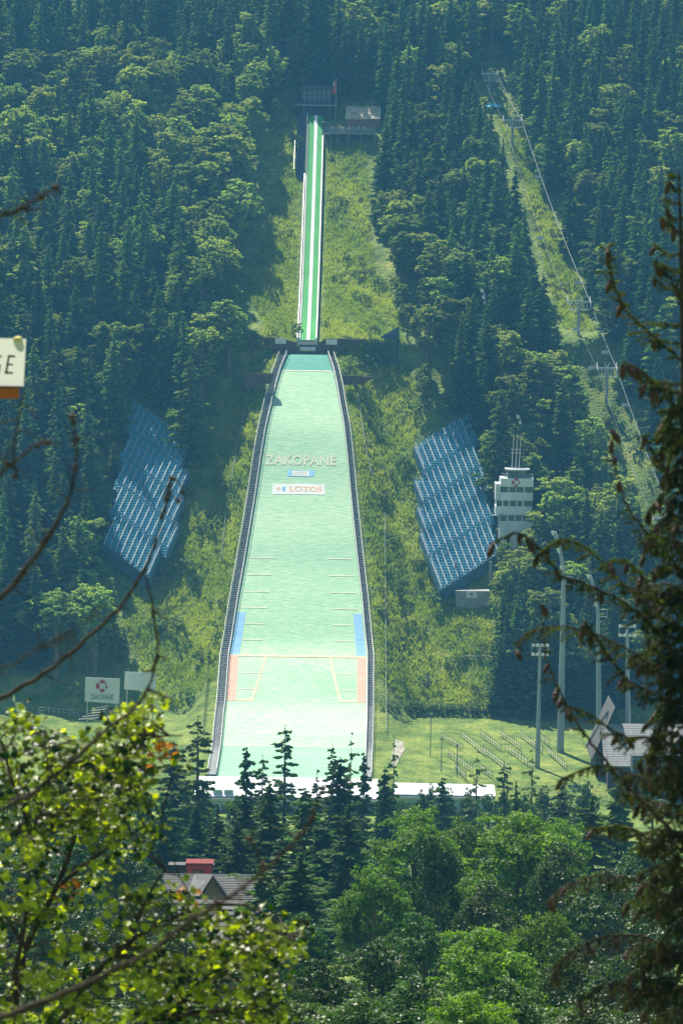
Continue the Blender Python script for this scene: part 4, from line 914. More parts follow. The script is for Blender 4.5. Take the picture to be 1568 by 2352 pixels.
mb = MB(); a = at(-90, 914, Y+.02); b = at(44, 890, Y+.02); mb.box(a[0], b[0], Y+.01, Y+.04, a[2], b[2]); mb.build('orange_board', mat('orange_paint', (.55, .13, .01), (.40, .08, .01), 4, .5), root)
mb = MB(); mb.box(at(-90, 888, Y)[0], at(52, 888, Y)[0], Y-.005, Y+.05, at(0, 890, Y)[2], at(0, 886.2, Y)[2]); mb.build('frame', DWOOD, root)
mb = MB(); mb.tube([(xp, Y+.07, float(Tz(xp, Y))-.3), (xp, Y+.07, b[2])], .022, 8); mb.build('post', DARK, root)
mb = MB(); c = at(41, 775, Y+.02); mb.tube([c-[0, 0, .02], c, c+[0, 0, .015]], [.045, .04, .004], 10); mb.build('cap', mat('yellow_cap', (.7, .6, .2), None, 4), root)
# ------------------------------------------------------------------ tree meshes
def spruce_mesh(h, r, nlev, nb, ns, seed, leaf=.42, droop=.30, ragged=.25, power=.8, low=.06, hang=.5, name='spruce', leafm=None, gaps=0.0, barkm=None):
    g = np.random.default_rng(seed); C = []; A = []; B = []; T = []; tw = []
    for k in range(nlev):
        t = low+(1-low)*((k+g.uniform(-.3, .3))/nlev); t = min(max(t, low), .985)
        R = r*(1-t)**power*(1+g.normal(0, ragged*.5)); R = max(R, .16)
        m_ = max(4, int(nb*(.55+.45*(1-t)))); a0 = g.uniform(0, 6.28)
        for j in range(m_):
            if g.random() < gaps: continue
            an = a0+6.283*j/m_+g.normal(0, .18); L = R*(1+g.normal(0, ragged)); dz_ = g.normal(0, h/nlev*.75); 
            if L < .1: continue
            d = np.array([math.cos(an), math.sin(an), 0]); sd_ = np.array([-d[1], d[0], 0]); z0 = h*t+dz_
            n = max(3, int(ns*(.35+.65*L/r))); s = np.sqrt(g.uniform(.03, 1, n))
            z = z0-droop*L*s+droop*.75*L*s**3*.9+.06*L
            c = d*(L*s)[:, None]+sd_*(g.normal(0, .16, n)*L*(1.1-s*.75))[:, None]; c[:, 2] = z-g.uniform(0, hang, n)*leaf
            a = d[None, :]*1.0+sd_*g.normal(0, .55, n)[:, None]; a[:, 2] = -.25+g.normal(0, .25, n)-hang*.5*g.random(n); a = nrm(a)
            sz = leaf*g.uniform(.55, 1.25, n)*(.55+.45*min(1, L/1.2)); b = nrm(np.cross(a, g.normal(0, 1, (n, 3))+[0, 0, 1.2]))
            C.append(c); A.append(a*sz[:, None]); B.append(b*(sz*.42)[:, None]); T.append(np.clip(.25+.6*s+g.normal(0, .2, n), 0, 1))
            if k % 2 == 0 and L > .8: tw.append((np.array([0, 0, z0]), d*L*.75+np.array([0, 0, z0-droop*L*.45])))
    # leader
    n = 12; c = np.stack([g.normal(0, .05, n), g.normal(0, .05, n), h*g.uniform(.955, 1.0, n)], 1); a = nrm(np.stack([g.normal(0, .6, n), g.normal(0, .6, n), np.full(n, .8)], 1))
    C.append(c); A.append(a*leaf*.45); B.append(nrm(np.cross(a, g.normal(0, 1, (n, 3))))*leaf*.13); T.append(np.full(n, .7))
    C = np.concatenate(C); A = np.concatenate(A); B = np.concatenate(B); T = np.concatenate(T)
    V, F = quads(C, A, B)
    crown = mesh_np(name+'_crown', V, F, leafm or SPRUCE, T)
    mb = MB(); mb.tube([(0, 0, -1.5), (0, 0, h*.4), (0, 0, h*.97)], [h*.016+.05, h*.011+.03, .02], 7)
    for a, b in tw: mb.tube([a, b], [.045, .015], 3, cap=False)
    me = bpy.data.meshes.new(name+'_trunk'); me.from_pydata(np.concatenate(mb.v).tolist(), [], mb.f); me.materials.append(barkm or BARK); me.update()
    return crown, me
def broad_mesh(h, r, nclump, nleaf, seed, leaf=.45, name='broad', leafm=None, low=.25, flat=.8, barkm=None, limbs=7, aspect=.62):
    g = np.random.default_rng(seed); cz = h*(low+(1-low)*.5); rz = h*(1-low)*.5
    cs = []
    while len(cs) < nclump:
        p = g.normal(0, 1, 3); p /= np.linalg.norm(p); q = g.uniform(.35, 1)**.45
        if p[2] < -.35 and g.random() < .6: continue
        cs.append((p[0]*r*.80*q, p[1]*r*.80*q, cz+p[2]*rz*.82*q, g.uniform(.15, .31)*r*(1.15 if q < .75 else 1)))
    C = []; A = []; B = []; T = []; tot = sum(c[3]**2 for c in cs)
    for x, y, z, cr in cs:
        n = int(nleaf*cr**2/tot); nsub = max(5, n//26)
        sub = nrm(g.normal(0, 1, (nsub, 3))+[0, 0, .35])*np.array([1.15, 1.15, flat])*cr*g.uniform(.6, 1.08, (nsub, 1))
        idx = g.integers(0, nsub, n); c = sub[idx]+g.normal(0, .16, (n, 3))*cr*np.array([1.1, 1.1, .5])
        nr = nrm(nrm(c)*.5+g.normal(0, .55, (n, 3))+[0, 0, .75]); a = nrm(np.cross(nr, g.normal(0, 1, (n, 3)))); b = np.cross(nr, a)
        sz = leaf*g.uniform(.55, 1.2, n); C.append(c+[x, y, z]); A.append(a*sz[:, None]*.5); B.append(b*(sz*aspect*.5)[:, None])
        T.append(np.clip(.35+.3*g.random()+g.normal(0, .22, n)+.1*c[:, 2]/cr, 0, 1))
    C = np.concatenate(C); A = np.concatenate(A); B = np.concatenate(B); T = np.concatenate(T); V, F = quads(C, A, B)
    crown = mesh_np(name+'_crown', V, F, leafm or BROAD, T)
    mb = MB(); tr = h*.018+.06; mb.tube([(0, 0, -1.5), (.02*h, 0, h*.3), (0, .01*h, h*.75)], [tr*1.2, tr, tr*.3], 8)
    for i in g.choice(len(cs), min(limbs, len(cs)), replace=False):
        x, y, z, _ = cs[i]; z0 = max(h*.15, min(z-rz*.45, h*.6)); mb.tube([(0, 0, z0), (x*.5, y*.5, (z0+z)/2+.03*h), (x, y, z)], [tr*.5, tr*.3, tr*.1], 5, cap=False)
    me = bpy.data.meshes.new(name+'_trunk'); me.from_pydata(np.concatenate(mb.v).tolist(), [], mb.f); me.materials.append(barkm or BARKG); me.update()
    return crown, me
def place_tree(name, me, loc, s, rz, label, cat='tree', group=None, sz=None, crown='crown'):
    r = empty(name, loc, label, cat, group, rz); sz = sz or s; r.scale = (s, s, sz)
    c = bpy.data.objects.new(crown, me[0]); link(c); c.parent = r
    t = bpy.data.objects.new('trunk' if crown == 'crown' else 'stem', me[1]); link(t); t.parent = r; return r
FS = [spruce_mesh(22, 2.9, 30, 11, 13, 100+i, leaf=.62, ragged=.26, power=(.8, .95, .7, .85, .75)[i], gaps=.06) for i in range(5)]
FL = [spruce_mesh(20, 3.1, 28, 11, 13, 150+i, leaf=.66, ragged=.34, power=.65, gaps=.08, leafm=SPRUCEL, name='light_spruce') for i in range(2)]
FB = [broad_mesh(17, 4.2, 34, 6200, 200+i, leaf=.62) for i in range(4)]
# ------------------------------------------------------------------ where the hillside forest stands
def inside(px, py, poly):
    n = len(poly); c = False; j = n-1
    for i in range(n):
        xi, yi = poly[i]; xj, yj = poly[j]
        if (yi > py) != (yj > py) and px < (xj-xi)*(py-yi)/(yj-yi)+xi: c = not c
        j = i
    return c
CLEAR = [
 [(632, 300), (700, 240), (742, 330), (735, 800), (600, 800), (606, 740), (560, 660), (548, 610), (585, 600), (612, 560), (622, 480), (632, 420), (655, 400)],
 [(742, 325), (800, 318), (838, 330), (845, 420), (846, 520), (862, 620), (905, 690), (925, 790), (925, 850), (955, 890), (968, 960), (950, 1010), (955, 1150), (965, 1260), (1010, 1370), (1045, 1400), (1125, 1400), (1130, 1500), (1135, 1640), (1240, 1648), (1300, 1700), (1300, 1850), (700, 1850), (700, 800)],
 [(640, 805), (585, 862), (505, 905), (455, 990), (440, 1060), (420, 1170), (380, 1330), (290, 1325), (285, 1430), (335, 1560), (400, 1640), (440, 1700), (440, 1850), (700, 1850), (700, 800)],
 [(300, 895), (445, 1000), (350, 1335), (236, 1270)], [(945, 1020), (1085, 935), (1150, 1230), (1130, 1400), (1040, 1400)],
 [(1132, 985), (1230, 985), (1215, 1235), (1132, 1235)],
 [(1118, 240), (1172, 245), (1208, 310), (1238, 400), (1276, 510), (1330, 650), (1362, 760), (1296, 755), (1262, 660), (1235, 540), (1200, 425), (1178, 350), (1150, 290)],
 [(676, 185), (780, 185), (780, 240), (876, 238), (876, 318), (740, 330), (672, 300)], [(1095, 150), (1150, 150), (1150, 205), (1095, 205)],
 [(185, 1545), (362, 1535), (362, 1620), (280, 1665), (180, 1665), (60, 1665), (60, 1630), (185, 1625)], [(1385, 1620), (1568, 1600), (1568, 1800), (1300, 1800), (1310, 1700)], [(1105, 655), (1122, 655), (1118, 800), (1105, 800)], [(1284, 1215), (1302, 1215), (1296, 1640), (1280, 1640)], [(1365, 1315), (1383, 1315), (1385, 1640), (1365, 1640)], [(1195, 950), (1212, 950), (1215, 1060), (1200, 1060)]]
CLEAR.append([(1330, 740), (1368, 750), (1418, 850), (1472, 980), (1530, 1180), (1500, 1200), (1440, 1050), (1390, 930), (1350, 840)])
BL = [(120, 130, 120, 70, .6), (40, 240, 110, 130, .6), (300, 130, 120, 90, .75), (480, 200, 160, 120, .75), (640, 90, 80, 100, .5), (430, 300, 90, 90, .8), (130, 330, 110, 90, .5), (510, 470, 95, 90, 1.0), (500, 640, 100, 110, .7), (230, 680, 110, 110, .6),
      (560, 720, 60, 60, .9), (900, 470, 60, 110, .9), (985, 640, 100, 110, .7), (990, 840, 60, 80, .6), (1130, 830, 100, 80, .6), (1290, 880, 130, 110, .7), (1180, 930, 120, 90, .6), (1320, 1080, 120, 110, .7), (1150, 1260, 80, 90, .5),
      (200, 1370, 110, 160, .75), (150, 1500, 80, 90, .6), (1500, 130, 90, 110, .3), (1530, 320, 60, 80, .8), (1280, 640, 40, 60, .5), (1230, 1420, 70, 90, .45), (1100, 330, 30, 40, .3), (860, 20, 80, 40, .6), (40, 1560, 50, 80, .6), (1420, 1000, 60, 90, .7), (20, 500, 60, 70, .3)]
LIM = {3: 400, 4: 400, 5: 108, 7: 264, 9: 60, 10: 60, 11: 130, 12: 60, 13: 60, 14: 116}
pts_ = []
y = 62.0
while y < 372:
    sp = 5.5 if y < 150 else 5.9
    hwid = (600+y)*784/FPX+32
    x = -hwid
    while x < hwid:
        xx = x+RNG.uniform(-1.7, 1.7); yy = y+RNG.uniform(-1.7, 1.7)
        if yy < 66 and xx < 40: x += sp; continue
        pts_.append((xx, yy)); x += sp
    y += sp*.92
PT = np.array(pts_); PZ = Tz(PT[:, 0], PT[:, 1])
forest = []
for (x, y), z in zip(PT, PZ):
    h = RNG.uniform(17, 27); u__, v__ = UV(x, y)
    if -15 < u__ < 3 and 150 < v__ < 243: continue
    bx, by = proj([x, y, z]); tx, ty = proj([x, y, z+h])
    if by < -10 or ty > 2000: continue
    pb = max([p for (cx_, cy_, rx, ry, p) in BL if ((tx-cx_)/rx)**2+((ty+40-cy_)/ry)**2 < 1] or [0.14])
    broad = RNG.random() < pb*1.25
    hh = h if not broad else RNG.uniform(13, 21)
    bad = False
    for f in (0.02, .3, .6, .9, 1.0):
        qx, qy = proj([x, y, z+hh*f]); wd = (1-f)*28 if not broad else (42 if f < .95 else 0)
        for ip_, poly in enumerate(CLEAR):
            if y > LIM.get(ip_, 1e9): continue
            if inside(qx, qy, poly) or (f > .2 and (inside(qx-wd, qy, poly) or inside(qx+wd, qy, poly))): bad = True; break
        if bad: break
    if bad:                      # try a younger tree at the edge of the clearing
        hh *= .5; bad = False
        for f in (0.02, .5, 1.0):
            qx, qy = proj([x, y, z+hh*f])
            if any(inside(qx, qy, poly) for ip_, poly in enumerate(CLEAR) if y < LIM.get(ip_, 1e9)): bad = True; break
        if bad: continue
    forest.append((x, y, float(z), hh, broad, tx, ty))
forest.sort(key=lambda t: t[1])
print('forest', len(forest), sum(f[4] for f in forest))
def region(tx, ty, y):
    if tx < 700:
        return 'between the left stand and the valley floor' if ty > 1000 else ('in the forest left of the ski jump' if ty > 420 else 'high on the slope left of the start house')
    if tx > 1230 and ty < 900: return 'beyond the chairlift at the right'
    return 'right of the ski jump below the chairlift' if ty > 700 else 'on the slope between inrun and chairlift'
indiv = {0: [], 1: []}; rest = []
cs_, cb_ = 0, 0
for f in forest:
    if f[4] and cb_ < 290 and -30 < f[5] < 1600: indiv[1].append(f); cb_ += 1
    elif not f[4] and cs_ < 290 and -30 < f[5] < 1600: indiv[0].append(f); cs_ += 1
    else: rest.append(f)
KEEP = {}
for broad, lst in indiv.items():
    for i, (x, y, z, hh, b_, tx, ty) in enumerate(lst):
        rg = region(tx, ty, y); k = i % (4 if broad else 5); lt_ = (not broad) and RNG.random() < .25 and i > 12
        if broad: o = place_tree('broadleaf_tree', FB[k], (x, y, z), hh/17*RNG.uniform(1, 1.2), RNG.uniform(0, 6.28), 'pale green broadleaf tree '+rg, 'tree', 'broadleaf trees '+rg, sz=hh/17)
        elif lt_: place_tree('spruce_tree', FL[i % 2], (x, y, z), hh/22*RNG.uniform(1.0, 1.3), RNG.uniform(0, 6.28), 'yellowish green spruce '+rg, 'tree', 'pale spruces '+rg, sz=hh/22); continue
        else: o = place_tree('spruce_tree', FS[k], (x, y, z), hh/22*RNG.uniform(1.0, 1.35), RNG.uniform(0, 6.28), 'dark spruce '+rg, 'tree', 'spruces '+rg, sz=hh/22)
        KEEP.setdefault((broad, k), o)
# the rest of the far forest: one object
me = bpy.data.meshes.new('forest'); R = np.array([[f[0], f[1], f[2]] for f in rest]); me.vertices.add(len(R)); me.vertices.foreach_set('co', R.astype(np.float32).ravel())
for nm, vals in (('sc', [f[3]/(17 if f[4] else 22) for f in rest]), ('rz', list(RNG.uniform(0, 6.28, len(rest)))), ('kd', [(10+i % 4) if f[4] else i % 5 for i, f in enumerate(rest)])):
    a = me.attributes.new(nm, 'FLOAT', 'POINT'); a.data.foreach_set('value', np.array(vals, np.float32))
fo = bpy.data.objects.new('forest', me); link(fo); tag(fo, 'far upper forest of dark spruces and pale broadleaf trees filling the top of the hillside', 'forest', kind='stuff')
ng = bpy.data.node_groups.new('forest_scatter', 'GeometryNodeTree'); ng.interface.new_socket('Geometry', in_out='INPUT', socket_type='NodeSocketGeometry'); ng.interface.new_socket('Geometry', in_out='OUTPUT', socket_type='NodeSocketGeometry')
gi = ng.nodes.new('NodeGroupInput'); go = ng.nodes.new('NodeGroupOutput'); jn = ng.nodes.new('GeometryNodeJoinGeometry')
def attr(n): q = ng.nodes.new('GeometryNodeInputNamedAttribute'); q.data_type = 'FLOAT'; q.inputs[0].default_value = n; return q.outputs[0]
cx = ng.nodes.new('ShaderNodeCombineXYZ'); ng.links.new(attr('rz'), cx.inputs[2]); cs2 = ng.nodes.new('ShaderNodeCombineXYZ')
for i in range(3): ng.links.new(attr('sc'), cs2.inputs[i])
kd = attr('kd')
for broad in (0, 1):
    for k in range(4 if broad else 5):
        root = KEEP[(broad, k)]; cmp_ = ng.nodes.new('FunctionNodeCompare'); cmp_.data_type = 'FLOAT'; cmp_.operation = 'EQUAL'; cmp_.inputs[1].default_value = k+10*broad; cmp_.inputs[12].default_value = .1
        ng.links.new(kd, cmp_.inputs[0])
        for ch in root.children:
            oi = ng.nodes.new('GeometryNodeObjectInfo'); oi.inputs[0].default_value = ch; oi.transform_space = 'ORIGINAL'; oi.inputs['As Instance'].default_value = True
            ip = ng.nodes.new('GeometryNodeInstanceOnPoints'); ng.links.new(gi.outputs[0], ip.inputs['Points']); ng.links.new(cmp_.outputs[0], ip.inputs['Selection']); ng.links.new(oi.outputs['Geometry'], ip.inputs['Instance'])
            ng.links.new(cx.outputs[0], ip.inputs['Rotation']); ng.links.new(cs2.outputs[0], ip.inputs['Scale']); ng.links.new(ip.outputs[0], jn.inputs[0])
ng.links.new(jn.outputs[0], go.inputs[0]); fo.modifiers.new('scatter', 'NODES').node_group = ng

# ------------------------------------------------------------------ bushes and rough grass on the clearings
BM = [broad_mesh(1.6, 1.3, 9, 520, 300+i, leaf=.24, low=.0, leafm=BUSH, limbs=3, name='bush') for i in range(3)]
GP = [p for p in CLEAR[:3]]+[CLEAR[6], CLEAR[-1]]
def on_jump(x, y):
    u, v = UV(x, y); return abs(u) < (float(HW(v))+2.6 if v < 150 else 3.6) and -5 < v < 250
nb_ = 0; tries = 0; bush_xy = []
while nb_ < 268 and tries < 12000:
    tries += 1; y = RNG.uniform(58, 250); x = RNG.uniform(-80, 90); z = float(Tz(x, y)); qx, qy = proj([x, y, z])
    if on_jump(x, y) or not any(inside(qx, qy, p) for p in GP): continue
    if any(inside(qx, qy, p) for p in CLEAR[3:6]): continue
    cl = math.sin(x*.23+1)*math.sin(y*.17+2)+.6*math.sin(x*.5+y*.4)
    if cl < .15 and RNG.random() < .8: continue
    s = (RNG.uniform(.6, 1.3) if RNG.random() < .82 else RNG.uniform(1.5, 2.5))*(1.0 if y < 160 else .8); rg = 'left' if qx < 700 else ('right' if qx < 1100 else 'lift')
    lab = {'left': 'low green bush on the rough grass left of the ski jump', 'right': 'low green bush on the rough grass right of the ski jump', 'lift': 'low green bush on the cleared strip under the chairlift'}[rg]
    place_tree('bush', BM[nb_ % 3], (x, y, z-.15), s, RNG.uniform(0, 6.28), lab, 'bush', lab.replace('low green bush', 'bushes'), crown='leaves'); nb_ += 1
hb = 0
for i in range(26):                 # hedge of larger bushes at the back of the field
    px = 892+i*9.4+RNG.uniform(-3, 3); g = ground(px, 1634+i*.25, 30, 120); s = RNG.uniform(1.0, 1.7)
    place_tree('bush', BM[i % 3], g-[0, 0, .2], s, RNG.uniform(0, 6.28), 'leafy bush in the row along the back of the seating field', 'bush', 'bushes along the back of the seating field', crown='leaves')
print('bushes', nb_)
def grass(name, n, polys, lab, hrange, yr, xr):
    C = []
    while len(C) < n:
        y = RNG.uniform(*yr, 4000); x = RNG.uniform(*xr, 4000); z = Tz(x, y); p = np.stack([x, y, z], 1); qx, qy = proj(p)
        u, v = UV(x, y); ok = ~((np.abs(u) < np.where(v < 150, HW(v)+2.5, 3.4)) & (v > -5) & (v < 250))
        for i in np.nonzero(ok)[0]:
            if any(inside(qx[i], qy[i], q) for q in polys): C.append(p[i])
    C = np.array(C[:n]); k = 7; g = RNG
    base = np.repeat(C, k, 0)+np.concatenate([g.normal(0, .32, (n*k, 2)), np.zeros((n*k, 1))], 1); hh = g.uniform(*hrange, n*k)*(.45+.75*np.clip(.5+.5*np.sin(base[:, 0]*.8)*np.sin(base[:, 1]*.6+1), 0, 1))
    tip = base+np.stack([g.normal(0, .3, n*k)*hh, g.normal(0, .3, n*k)*hh, hh], 1); an = g.uniform(0, 6.28, n*k); wv = np.stack([np.cos(an), np.sin(an), 0*an], 1)*.10
    base[:, 2] -= .12
    V = np.stack([base-wv, base+wv, tip], 1).reshape(-1, 3); F = np.arange(len(V)).reshape(-1, 3); T = np.clip(.5+.3*np.sin(base[:, 0]*.3+base[:, 1]*.21)+g.normal(0, .2, n*k), 0, 1)
    o = bpy.data.objects.new(name, mesh_np(name, V, F, GRASSB, T)); link(o); tag(o, lab, 'grass', kind='stuff')
grass('grass', 26000, GP[:4], 'rough tufted grass covering the cleared slopes', (.35, .95), (60, 250), (-80, 90))

# ------------------------------------------------------------------ middle distance trees (valley floor)
MS = [spruce_mesh(24, 3.2, 44, 13, 58, 400+i, leaf=.38, ragged=.42, power=(.6, .75, .65)[i], gaps=(.05, .22, .14)[i], droop=.4, name='mid_spruce') for i in range(3)]
THIN = [spruce_mesh(24, 2.7, 38, 10, 48, 420+i, leaf=.34, ragged=.5, power=.55, gaps=.30, name='thin_spruce', leafm=leafmat('thin_needles', (.03, .065, .022), (.08, .13, .035), .3, .6) if i == 0 else bpy.data.materials['thin_needles']) for i in range(2)]
LARCH = spruce_mesh(20, 3.0, 24, 9, 30, 440, leaf=.34, ragged=.4, power=.7, gaps=.25, name='larch', leafm=leafmat('larch_needles', (.07, .13, .045), (.14, .22, .07), .4, .6))
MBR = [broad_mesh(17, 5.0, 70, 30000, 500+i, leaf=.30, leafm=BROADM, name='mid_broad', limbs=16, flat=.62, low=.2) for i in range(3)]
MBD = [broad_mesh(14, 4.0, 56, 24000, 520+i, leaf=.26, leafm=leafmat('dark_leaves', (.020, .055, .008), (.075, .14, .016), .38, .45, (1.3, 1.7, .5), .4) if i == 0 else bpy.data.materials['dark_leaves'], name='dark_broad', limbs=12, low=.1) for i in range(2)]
def mid(kind, px, py, d, wpx, label, grp, meshes=None):
    Y = d-600.0; t = at(px, py, Y); g = float(Tz(t[0], Y)); H = t[2]-g
    M = {'spruce': (MS, 24, 3.2, 'spruce_tree'), 'thin': (THIN, 24, 2.7, 'spruce_tree'), 'larch': ([LARCH], 20, 3.0, 'larch_tree'), 'broad': (MBR, 17, 5.0, 'broadleaf_tree'), 'dark': (MBD, 14, 4.0, 'broadleaf_tree')}[kind]
    i = int(px*7+py) % len(M[0]); r = wpx*d/FPX/2*(1.0 if kind in ('broad', 'dark') else 1.45)
    return place_tree(M[3], M[0][i], (t[0], Y, g), r/M[2], (px*.37) % 6.28, label, 'tree', grp, sz=H/M[1])
for i, (px, row, hm, br) in enumerate([(1146, 1636, 15, 0), (1163, 1628, 20, 0), (1182, 1640, 22, 0), (1203, 1630, 19, 0), (1222, 1642, 21, 0), (1250, 1634, 23, 0), (1275, 1640, 20, 0), (1152, 1560, 17, 0), (1190, 1548, 19, 0), (1228, 1555, 18, 0), (1160, 1470, 15, 1), (1205, 1480, 16, 0),
      (1158, 1345, 9.5, 1), (1186, 1350, 9.2, 0), (1212, 1340, 10.5, 1), (1232, 1350, 17, 1), (1140, 1440, 8, 1), (1300, 1645, 21, 0), (1330, 1640, 18, 1), (1350, 1650, 20, 0)]):
    g = ground(px, row, 55, 240); rg = 'at the dark forest edge between the white tower and the seating field'
    if br: place_tree('broadleaf_tree', FB[i % 4], g, hm/17, i*1.3, 'leafy tree '+rg, 'tree', 'leafy trees '+rg)
    else: place_tree('spruce_tree', FS[i % 5], g, hm/22*1.2, i*1.3, 'dark spruce '+rg, 'tree', 'spruces '+rg, sz=hm/22)
L1 = 'conifers in front of the foot of the landing slope'
for a in [('thin', 655, 1662, 440, 78, 'tallest conifer rising over the lower end of the green slope'), ('spruce', 566, 1716, 430, 70, 'dark ragged conifer over the lower left corner of the green slope'),
          ('thin', 603, 1732, 425, 60, 'thin conifer just right of the dark ragged one at the lower left of the slope'), ('spruce', 600, 1985, 250, 90, 'dark conifer covering the right end of the villa roof'), ('thin', 764, 1705, 440, 50, 'sparse pointed conifer with an open crown, left of the dark compact one'),
          ('larch', 806, 1694, 455, 60, 'soft light green larch by the lower right corner of the slope'), ('spruce', 782, 1738, 400, 100, 'compact almost black conifer near the lower right corner of the slope'),
          ('spruce', 836, 1728, 445, 46, 'narrow dark conifer overlapping the right walkway'), ('spruce', 884, 1762, 430, 60, 'dark pointed conifer between the two white roofs'),
          ('thin', 728, 1770, 400, 60, 'small open conifer in front of the white roof'), ('thin', 455, 1640, 400, 90, 'tall bare stemmed conifer left of the landing slope'),
          ('spruce', 400, 1700, 420, 90, 'dark conifer behind the orange tinged maple leaves'), ('larch', 1095, 1735, 470, 70, 'light larch before the seating field'),
          ('spruce', 1015, 1786, 440, 70, 'short dark rounded conifer in front of the second white roof'), ('thin', 1158, 1745, 440, 55, 'thin conifer in front of the lower railings'),
          ('larch', 1222, 1735, 430, 70, 'bluish larch at the foot of the short thick mast'), ('spruce', 1185, 1795, 420, 60, 'small dark conifer right of the second white roof'),
          ('spruce', 330, 1690, 390, 90, 'dark conifer half hidden in maple leaves at the left'), ('larch', 905, 1700, 480, 50, 'hazy light larch on the bare bank right of the walkway'),
          ('spruce', 620, 1800, 330, 100, 'broad dark conifer over the white roof, left of centre'), ('spruce', 700, 1810, 340, 120, 'wide dark conifer below the tallest one'),
          ('spruce', 560, 1830, 340, 100, 'dark conifer before the left end of the white roof'), ('spruce', 500, 1850, 345, 90, 'dark conifer behind the villa roof, at left'),
          ('thin', 640, 1930, 260, 130, 'ragged conifer right of the villa roof'), ('spruce', 690, 1960, 250, 150, 'dark wide conifer right of the villa'),
          ('spruce', 800, 1850, 320, 120, 'dark conifer left of the bright green trees'), ('spruce', 450, 1850, 360, 80, 'conifer left behind the red building'),
          ('spruce', 545, 1890, 320, 80, 'dark conifer just behind the red building'), ('spruce', 745, 1880, 330, 110, 'shaded conifer in the gap left of the bright trees'),
          ('larch', 470, 1790, 400, 80, 'soft light conifer left of the white roof'), ('spruce', 380, 1830, 350, 100, 'dark conifer at the left edge of the villa'),
          ('thin', 1290, 1790, 380, 90, 'open conifer left of the near spruce trunk'), ('spruce', 1360, 1830, 330, 120, 'dark conifer behind the near spruce branches'),
          ('spruce', 1420, 1790, 370, 100, 'conifer in front of the long dark shed'), ('larch', 1500, 1800, 360, 110, 'light larch in front of the lodge')]:
    mid(*a, L1)
for i, (px, py, wp) in enumerate([(900, 1822, 60), (930, 1830, 60), (968, 1815, 55), (990, 1806, 40), (1030, 1812, 60), (1075, 1816, 60), (1120, 1812, 70), (1160, 1816, 60), (1205, 1810, 70), (1250, 1806, 70), (1300, 1800, 80), (1350, 1795, 80), (470, 1822, 60), (430, 1800, 70), (540, 1842, 60), (880, 1815, 50)]):
    mid('dark', px, py-9-(i*5 % 9), 500-(i % 3)*14, wp, 'low dark leafy tree in the row just before the white roofed buildings', 'low leafy trees before the white roofed buildings')
for x_, y_ in ((-15.5, 264), (-12, 262.5), (-9, 265), (-6, 263)):
    place_tree('spruce_tree', FS[2], (x_, y_, float(Tz(x_, y_))), 1.35, x_, 'very tall dark spruce standing right behind the start house', 'tree', 'tall spruces right behind the start house', sz=1.3)
L2 = 'broadleaf trees in the valley below the camera'
for i, a in enumerate([('broad', 955, 1826, 255, 250), ('broad', 1195, 1828, 240, 300), ('broad', 1060, 1836, 275, 170), ('broad', 860, 1960, 220, 200), ('dark', 1300, 1900, 230, 200), ('broad', 1110, 2090, 165, 300),
          ('dark', 850, 2110, 170, 260), ('dark', 980, 2060, 190, 220), ('broad', 1240, 2060, 180, 220), ('dark', 1400, 1960, 210, 260), ('dark', 1500, 1900, 250, 220), ('dark', 760, 2160, 150, 240), ('dark', 680, 2060, 200, 180),
          ('dark', 1330, 2130, 150, 260), ('dark', 1200, 2210, 120, 300), ('dark', 960, 2210, 125, 320), ('broad', 1080, 2240, 110, 240), ('dark', 1450, 2150, 140, 280), ('dark', 800, 2240, 110, 320), ('dark', 640, 2200, 120, 300),
          ('dark', 500, 2140, 160, 260), ('dark', 400, 2100, 180, 260), ('dark', 280, 2040, 200, 240), ('dark', 160, 1980, 220, 240), ('dark', 60, 1930, 230, 220), ('dark', 200, 1860, 260, 200), ('dark', 90, 1800, 290, 200), ('dark', 300, 1900, 250, 180),
          ('dark', 340, 2220, 120, 320), ('dark', 160, 2180, 130, 320), ('dark', 30, 2120, 140, 280), ('dark', 500, 2270, 105, 300), ('dark', 250, 1790, 300, 170), ('dark', 1550, 2000, 200, 240), ('dark', 1540, 2220, 115, 320), ('dark', 1350, 2270, 100, 340), ('dark', 20, 1740, 320, 160), ('dark', 150, 1730, 330, 150),
          ('dark', 1000, 1880, 240, 150), ('broad', 1290, 1850, 270, 160), ('dark', 340, 1990, 230, 160), ('dark', 620, 2120, 170, 200), ('dark', 1130, 1990, 215, 200)]):
    kd_, px, py, d, wp = a
    sz_ = 'near' if d < 170 else ('middle' if d < 235 else 'far'); col_ = 'bright green' if kd_ == 'broad' else 'dark green'
    sec = 'below the maple leaves' if px < 480 else ('below the villa' if px < 760 else ('under the seating field' if px < 1260 else 'behind the near spruce'))
    lab = {0: 'rounded bright green tree just below the second white roof', 1: 'widest bright green tree, right of the first bright one', 5: 'bright yellow green tree low in the middle of the valley'}.get(i, '%s leafy tree in the %s row %s' % (col_, sz_, sec))
    mid(kd_, px, py, d, wp, lab, L2 if i in (0, 1, 5) else 'leafy trees, %s, %s row, %s' % (col_, sz_, sec))
